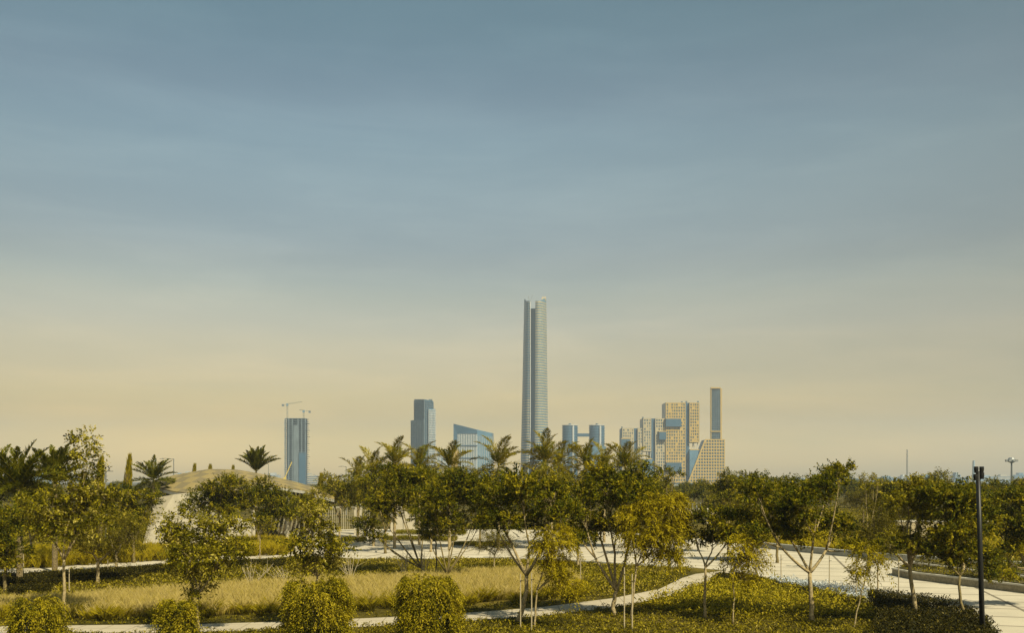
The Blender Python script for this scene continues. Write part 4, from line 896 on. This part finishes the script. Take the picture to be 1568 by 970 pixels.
# tallest tower
def iconic():
    Y = 1950; o = empty('tallest_tower', (X(818,Y), Y+25, 0), 'very tall slender glass tower with two banded wings, tallest of the skyline', 'skyscraper')
    def xl(t): return 796.6+6.4*t**.9            # outer left px, t=0 base..1 top
    def xi(t): return 810.8+1.3*min(1, t*3)-4.2*max(0, 1-t*6)     # inner edge of left wing
    def xj(t): return 818.0+2.0*min(1, max(0, t))**.6          # inner edge of right wing
    def xr(t): return 840.4-3.2*t**1.3
    zt = Z(453, Y)
    def wing(a, c, side, inset=0., z=None):
        pts = []; n = 9
        for k in range(n):
            f = k/(n-1); x = X(a+(c-a)*f, Y); bow = math.sin(math.pi*(f*.5+(.0 if side < 0 else .5)))  # bulges away from the seam
            g_ = (1-f) if side < 0 else f
            y = Y+26*g_**2.2+7*(1-g_)**3 + inset
            pts.append((x, y))
        pts += [(X(c, Y)-(1 if side < 0 else 6), Y+60), (X(a, Y)+(6 if side < 0 else 1), Y+60)]
        return pts
    def loft(name, fa, fc, side, ttop, m):
        n = 40; V = []; q = None
        for k in range(n+1):
            t = k/n; pl = wing(fa(t), fc(t), side); q = len(pl)
            for j, p in enumerate(pl):
                z = t*zt
                if k == n: z = zt-ttop((p[0]-X(fa(t),Y))/(X(fc(t),Y)-X(fa(t),Y)))
                V.append((p[0], p[1], z))
        Fc = [(k*q+j, k*q+(j+1) % q, (k+1)*q+(j+1) % q, (k+1)*q+j) for k in range(n) for j in range(q)]+[tuple(range(n*q, n*q+q))]
        b = MB(); b.add(V, Fc); b.build(name, m, o)
    loft('left_wing', xl, xi, -1, lambda f: 2+26*min(1, max(0, f))**1.3, glass_dark)
    loft('right_wing', xj, xr, 1, lambda f: 1+22*(1-min(1, max(0, f)))**1.6, glass_mid)
    b = MB(); V = []
    for k in range(21):
        t = k/20; z = t*Z(470, Y); V += [(X(xi(t),Y)-2, Y+19, z), (X(xj(t),Y)+2, Y+19, z), (X(xj(t),Y)+2, Y+50, z), (X(xi(t),Y)-2, Y+50, z)]
    b.add(V, [(4*k+j, 4*k+(j+1) % 4, 4*(k+1)+(j+1) % 4, 4*(k+1)+j) for k in range(20) for j in range(4)]+[(80,81,82,83)]); b.build('central_glass', mat('recess_shaded_glass', (.014,.045,.075), .4, .0, var=.3, scale=.05), o)  # dark glass, with the shading of the recess painted into its colour
    nf = 72
    bandm = mat('tower_band', (.60,.44,.17), .7, var=.1, scale=.05); seam = mat('tower_seam', (.5,.5,.46), .6)
    for k in range(nf):
        t = (k+.7)/nf*.985; z = t*zt; b = MB()
        for fa, fc, sd_ in ((xl, xi, -1), (xj, xr, 1)):
            if t > .975: continue
            a, c = fa(t), fc(t)
            if z > zt-6: continue
            pl = wing(a-.25 if sd_ < 0 else a, c+.2 if sd_ > 0 else c, sd_, -.9)
            h = (.35 if t > .45 else 1.0) if sd_ < 0 else 1.25
            b.prism(pl, z, z+h)
        if b.v: b.build('floor_band', bandm if True else seam, o)
    b = MB()
    for k in range(24):
        t0, t1 = k/24, (k+1)/24; b.bar((X(xi(t0),Y), Y+3, t0*zt*.97), (X(xi(t1),Y), Y+3, t1*zt*.97), 1.1)
    b.build('edge_seam', seam, o)
    b = MB(); b.bar((X(811,Y), Y+20, Z(462,Y)), (X(809.5,Y), Y+20, Z(451,Y)), .9); b.bar((X(812,Y), Y+22, Z(461,Y)), (X(816,Y), Y+22, Z(448,Y)), .7); b.build('roof_crane', grey_metal, o)
    for k in range(6):
        b = MB(); x = X(830.5+k*1.1, Y); b.box((x-.4, Y+20, zt-6), (x+.4, Y+24, zt+.8+(k % 2)*1.2)); b.build('roof_fin', bandm, o)
iconic()
# twin round towers
def twin():
    Y = 1900; o = empty('twin_round_towers', (X(894,Y), Y, 0), 'pair of round glass towers joined by a sky bridge', 'tower')
    for px in (873.5, 915):
        x = X(px, Y); r = (X(886,Y)-X(861,Y))/2; z = Z(651, Y); b = MB(); b.tube([(x, Y+r, 0), (x, Y+r, z)], [r-1, r-1], 32); b.build('round_tower', glass_dark, o)
        for k in range(22):
            zz = z*(k+1)/22; b = MB(); b.tube([(x, Y+r, zz-1.1), (x, Y+r, zz)], [r, r], 32); b.build('floor_band', glass_mid if k < 21 else slab_pale, o)
        b = MB(); b.box((x+r*.25, Y-1.0, 0), (x+r*.45, Y+4, z-2)); b.build('vertical_fin', slab_pale, o)
        b = MB(); b.tube([(x, Y+r, z), (x, Y+r, z+3.5)], [3, 2.5], 12); b.build('roof_plant', grey_conc, o)
    b = MB(); b.box((X(885.2,Y), Y+10, Z(668.5,Y)), (X(903.2,Y), Y+22, Z(664,Y))); b.build('sky_bridge', glass_dark, o)
twin()
def slope_block(pts, Y, depth, m, gm, label, name='glass_block'):
    o = empty(name, (X(pts[0][0],Y), Y, 0), label, 'building'); b = MB(); n = len(pts)
    V = [(X(a,Y), Y, Z(c,Y)) for a, c in pts]+[(X(a,Y), Y+depth, Z(c,Y)) for a, c in pts]
    b.add(V, [tuple(range(n))[::-1], tuple(range(n, 2*n))]+[(i, (i+1) % n, n+(i+1) % n, n+i) for i in range(n)]); b.build('wall', m, o)
    b = MB(); x0 = X(pts[0][0], Y); x1 = X(pts[-1][0], Y); zb = max(Z(pts[1][1], Y), 5)
    for k in range(7):
        z = zb*k/7+2; b.box((x0+.5, Y-.5, z), (x1-.5, Y-.01, z+1.6))
    b.build('floor_bands', gm, o)
slope_block([(848,745),(850,687),(869,684),(869,745)], 1780, 40, far_wall, slab_pale, 'low pale block in front of the left round tower')
slope_block([(896,745),(896,694),(903,684),(928,684),(928,745)], 1760, 40, glass_mid, slab_pale, 'low glass block with a cut corner in front of the right round tower')
# stepped cream building
def stepped():
    Y = 1650; o = empty('stepped_building', (X(1010,Y), Y, 0), 'cream gridded building stepping up in three tiers with blue recessed boxes', 'building')
    bod = glass_dark
    cpale = mat('cream_pale_facade', (.38,.325,.20), .8, var=.15, scale=.08)
    def blk(x0, x1, top, bot, Y_, lat=True, m=bod, dp=40, name='block', sx=4.0, sz=5.0):
        xa, xb, z1, z0 = X(x0,Y_), X(x1,Y_), Z(top,Y_), max(0, Z(bot,Y_)); b = MB(); b.box((xa, Y_, z0), (xb, Y_+dp, z1)); q = b.build(name, m, o)
        if lat:
            b = MB(); lattice(b, xa+1.1, xb-1.1, z0+1.1, z1-1.2, Y_, sx, sz, 1.45, 1.9, .8); 
            me = MB(); me.v = b.v; me.f = b.f; me.build('facade_screen', cpale if x1 < 1019.5 else cream, q, origin=(o.location[0], o.location[1], 0)); 
    blk(952.5,971,656,760,Y+4); blk(976,984.5,656,760,Y+4); blk(971,976,656.5,760,Y+7,False)
    blk(984.5,997.5,641,692,Y+2); blk(1003,1019,641,760,Y+2); blk(997.5,1003,641.5,760,Y+5,False)
    blk(1019,1050,617,760,Y); blk(1055.3,1071,617,678,Y); blk(1050,1055.3,617.5,760,Y+4,False)
    blk(984,998.5,704,760,Y-4,False,glass_mid); blk(1056,1069.5,690,760,Y-4,False,glass_mid)
    for x0, x1, a, c in ((951,964.5,673,683),(1009,1019.5,662,674),(1019,1042.5,642,654),(1020,1043,709,722)):
        b = MB(); b.box((X(x0,Y), Y-4.5, Z(c,Y)), (X(x1,Y), Y+2, Z(a,Y))); b.build('recessed_box', glass_dark, o)
        b = MB(); b.box((X(x0,Y)-.8, Y-4.6, Z(a,Y)+.002), (X(x1,Y)+.8, Y+1.9, Z(a,Y)+1.2)); b.build('box_edge', cream, o)
    for x0, x1, a, c in ((985,997,692,704),(1056,1069,678,690)):
        b = MB()
        for k in range(4):
            xx = x0+1+(x1-x0-2)*k/3; b.bar((X(xx,Y), Y+6, Z(c,Y)), (X(xx+(1.5 if k % 2 else -1.5),Y), Y+6, Z(a,Y)), 1.1)
        b.build('strut', slab_pale, o)
        b = MB(); b.box((X(x0,Y), Y-4.2, Z(c,Y)+.002), (X(x1+1,Y), Y+20, Z(c,Y)+1.5)); b.build('ledge', cream, o)
    for px, t in ((985,640),(1045,616),(1052,615.5),(1070,615.5),(953,655)):
        b = MB(); b.box((X(px,Y)-1, Y+6, Z(t,Y)-3), (X(px,Y)+1.5, Y+9, Z(t,Y)+1.5)); b.build('roof_plant', grey_conc, o)
stepped()
def slender():
    Y = 1645; o = empty('slant_sided_tower', (X(1090,Y), Y, 0), 'cream building with a slanted left side carrying a slender glass tower', 'tower')
    zt = Z(674,Y); b = MB(); pl = [(1052.5,745),(1080,674),(1109.3,674),(1109.3,745)]
    V = [(X(a,Y), Y, max(0, Z(c,Y))) for a, c in pl]+[(X(a,Y), Y+34, max(0, Z(c,Y))) for a, c in pl]
    b.add(V, [(3,2,1,0),(4,5,6,7)]+[(i, (i+1) % 4, 4+(i+1) % 4, 4+i) for i in range(4)]); q = b.build('base_block', glass_dark, o)
    xa, xb = X(1052.5,Y), X(1080,Y); f = lambda x: 0 if x > xb else (x-xa)/(xb-xa)*zt if x < xb else 0
    def fl(x): return 0. if x < xa else 0.
    b = MB(); x1 = X(1109.3,Y); sx = 4.4; nx = 14
    for i in range(nx+1):
        x = xa+(x1-xa)*i/nx; ztop = zt if x >= xb else (x-xa)/(xb-xa)*zt
        if ztop > 2: b.box((x-.75, Y-.8, 0), (x+.75, Y-.002, ztop))
    nz = 15
    for k in range(nz+1):
        z = zt*k/nz; x0 = xa+(xb-xa)*z/zt; b.box((x0, Y-.86, z-.95), (x1+.3, Y-.004, z+.95))
    b.bar((xa, Y-.5, 0), (xb, Y-.5, zt), 2.4, 1.5); b.build('facade_screen', cream, q, origin=(o.location[0], o.location[1], 0))
    xs0, xs1, xs2 = X(1089.3,Y), X(1103,Y), X(1107.5,Y); z2 = Z(595.5,Y)
    b = MB(); b.prism([(xs0, Y+3), (xs1, Y+1), (xs2, Y+16), (xs0+4, Y+18)], zt, z2); b.build('shaft', glass_dark, o)
    b = MB(); b.prism([(xs1+.2, Y-.2), (xs2+1.2, Y+15.8), (xs2+.6, Y+17), (xs1-.6, Y+.8)], zt, z2+1.2); b.build('side_wall', cream, o)
    b = MB(); b.box((xs0-1.1, Y+.5, zt), (xs0+.2, Y+5, z2)); b.box((xs0-1.1, Y-.6, z2), (xs1+.3, Y+4, z2+2.2)); b.box((xs0-1.1, Y-.6, Z(662,Y)), (xs1+.3, Y+4, Z(660.5,Y))); b.build('frame', cream, o)
    b = MB(); grid_side(b, (xs0, Y+2.6), (xs1, Y+.8), zt, z2, 5, 26, .6, .6); b.build('mullions', grey_conc, o)
slender()
simple_tower('white_block', 1022, 1062, 1300, 741, 20, slab_pale, glass_dark, 9, 3.5, 1.2, 'low white block at the foot of the stepped building')
# far low skyline
rg = np.random.default_rng(9)
def far_building(px, wpx, top, Y, seed):
    o = empty('distant_building', (X(px,Y), Y, 0), 'low hazy building on the horizon', 'building', 'low buildings along the horizon'); r_ = random.Random(seed)
    xa, xb, z = X(px-wpx/2,Y), X(px+wpx/2,Y), Z(top,Y); m = r_.choice([far_wall, slab_pale, glass_mid, white_wall])
    b = MB(); b.box((xa, Y, 0), (xb, Y+30, z)); s = r_.random()*.4; b.box((xa+(xb-xa)*s, Y+4, z), (xa+(xb-xa)*(s+.4), Y+24, z+(z*.25))); b.build('wall', m, o)
    b = MB(); nz = max(2, int(z/5))
    for k in range(nz): b.box((xa+1, Y-.4, z*(k+.45)/nz), (xb-1, Y-.01, z*(k+.8)/nz))
    b.build('window_band', glass_dark, o)
for k in range(70):
    if k < 34: px = rg.uniform(1120, 1600); top = rg.uniform(727, 737)
    elif k < 46: px = rg.uniform(-20, 160); top = rg.uniform(722, 737)
    elif k < 60: px = rg.uniform(200, 480); top = rg.uniform(726, 737)
    else: px = rg.uniform(500, 1040); top = rg.uniform(722, 737)
    far_building(px, rg.uniform(8, 34), top, rg.uniform(2200, 4200), k)

# ------------------------------------------------------------------ haze
hb = MB(); hb.box((-7200, -7200, -1.5), (7200, 7200, 430))
hm = bpy.data.materials.new('haze'); hm.use_nodes = True; hn = hm.node_tree; hn.nodes.clear()
ho = hn.nodes.new('ShaderNodeOutputMaterial'); hv = hn.nodes.new('ShaderNodeVolumePrincipled')
hv.inputs['Color'].default_value = (.70,.85,1.0,1); hv.inputs['Density'].default_value = HAZE; hv.inputs['Anisotropy'].default_value = .2
hn.links.new(hv.outputs[0], ho.inputs['Volume'])
hz = hb.build('haze', hm); hz['kind'] = 'stuff'; hz['label'] = 'thin bluish haze over the whole park and skyline'; hz['category'] = 'haze'
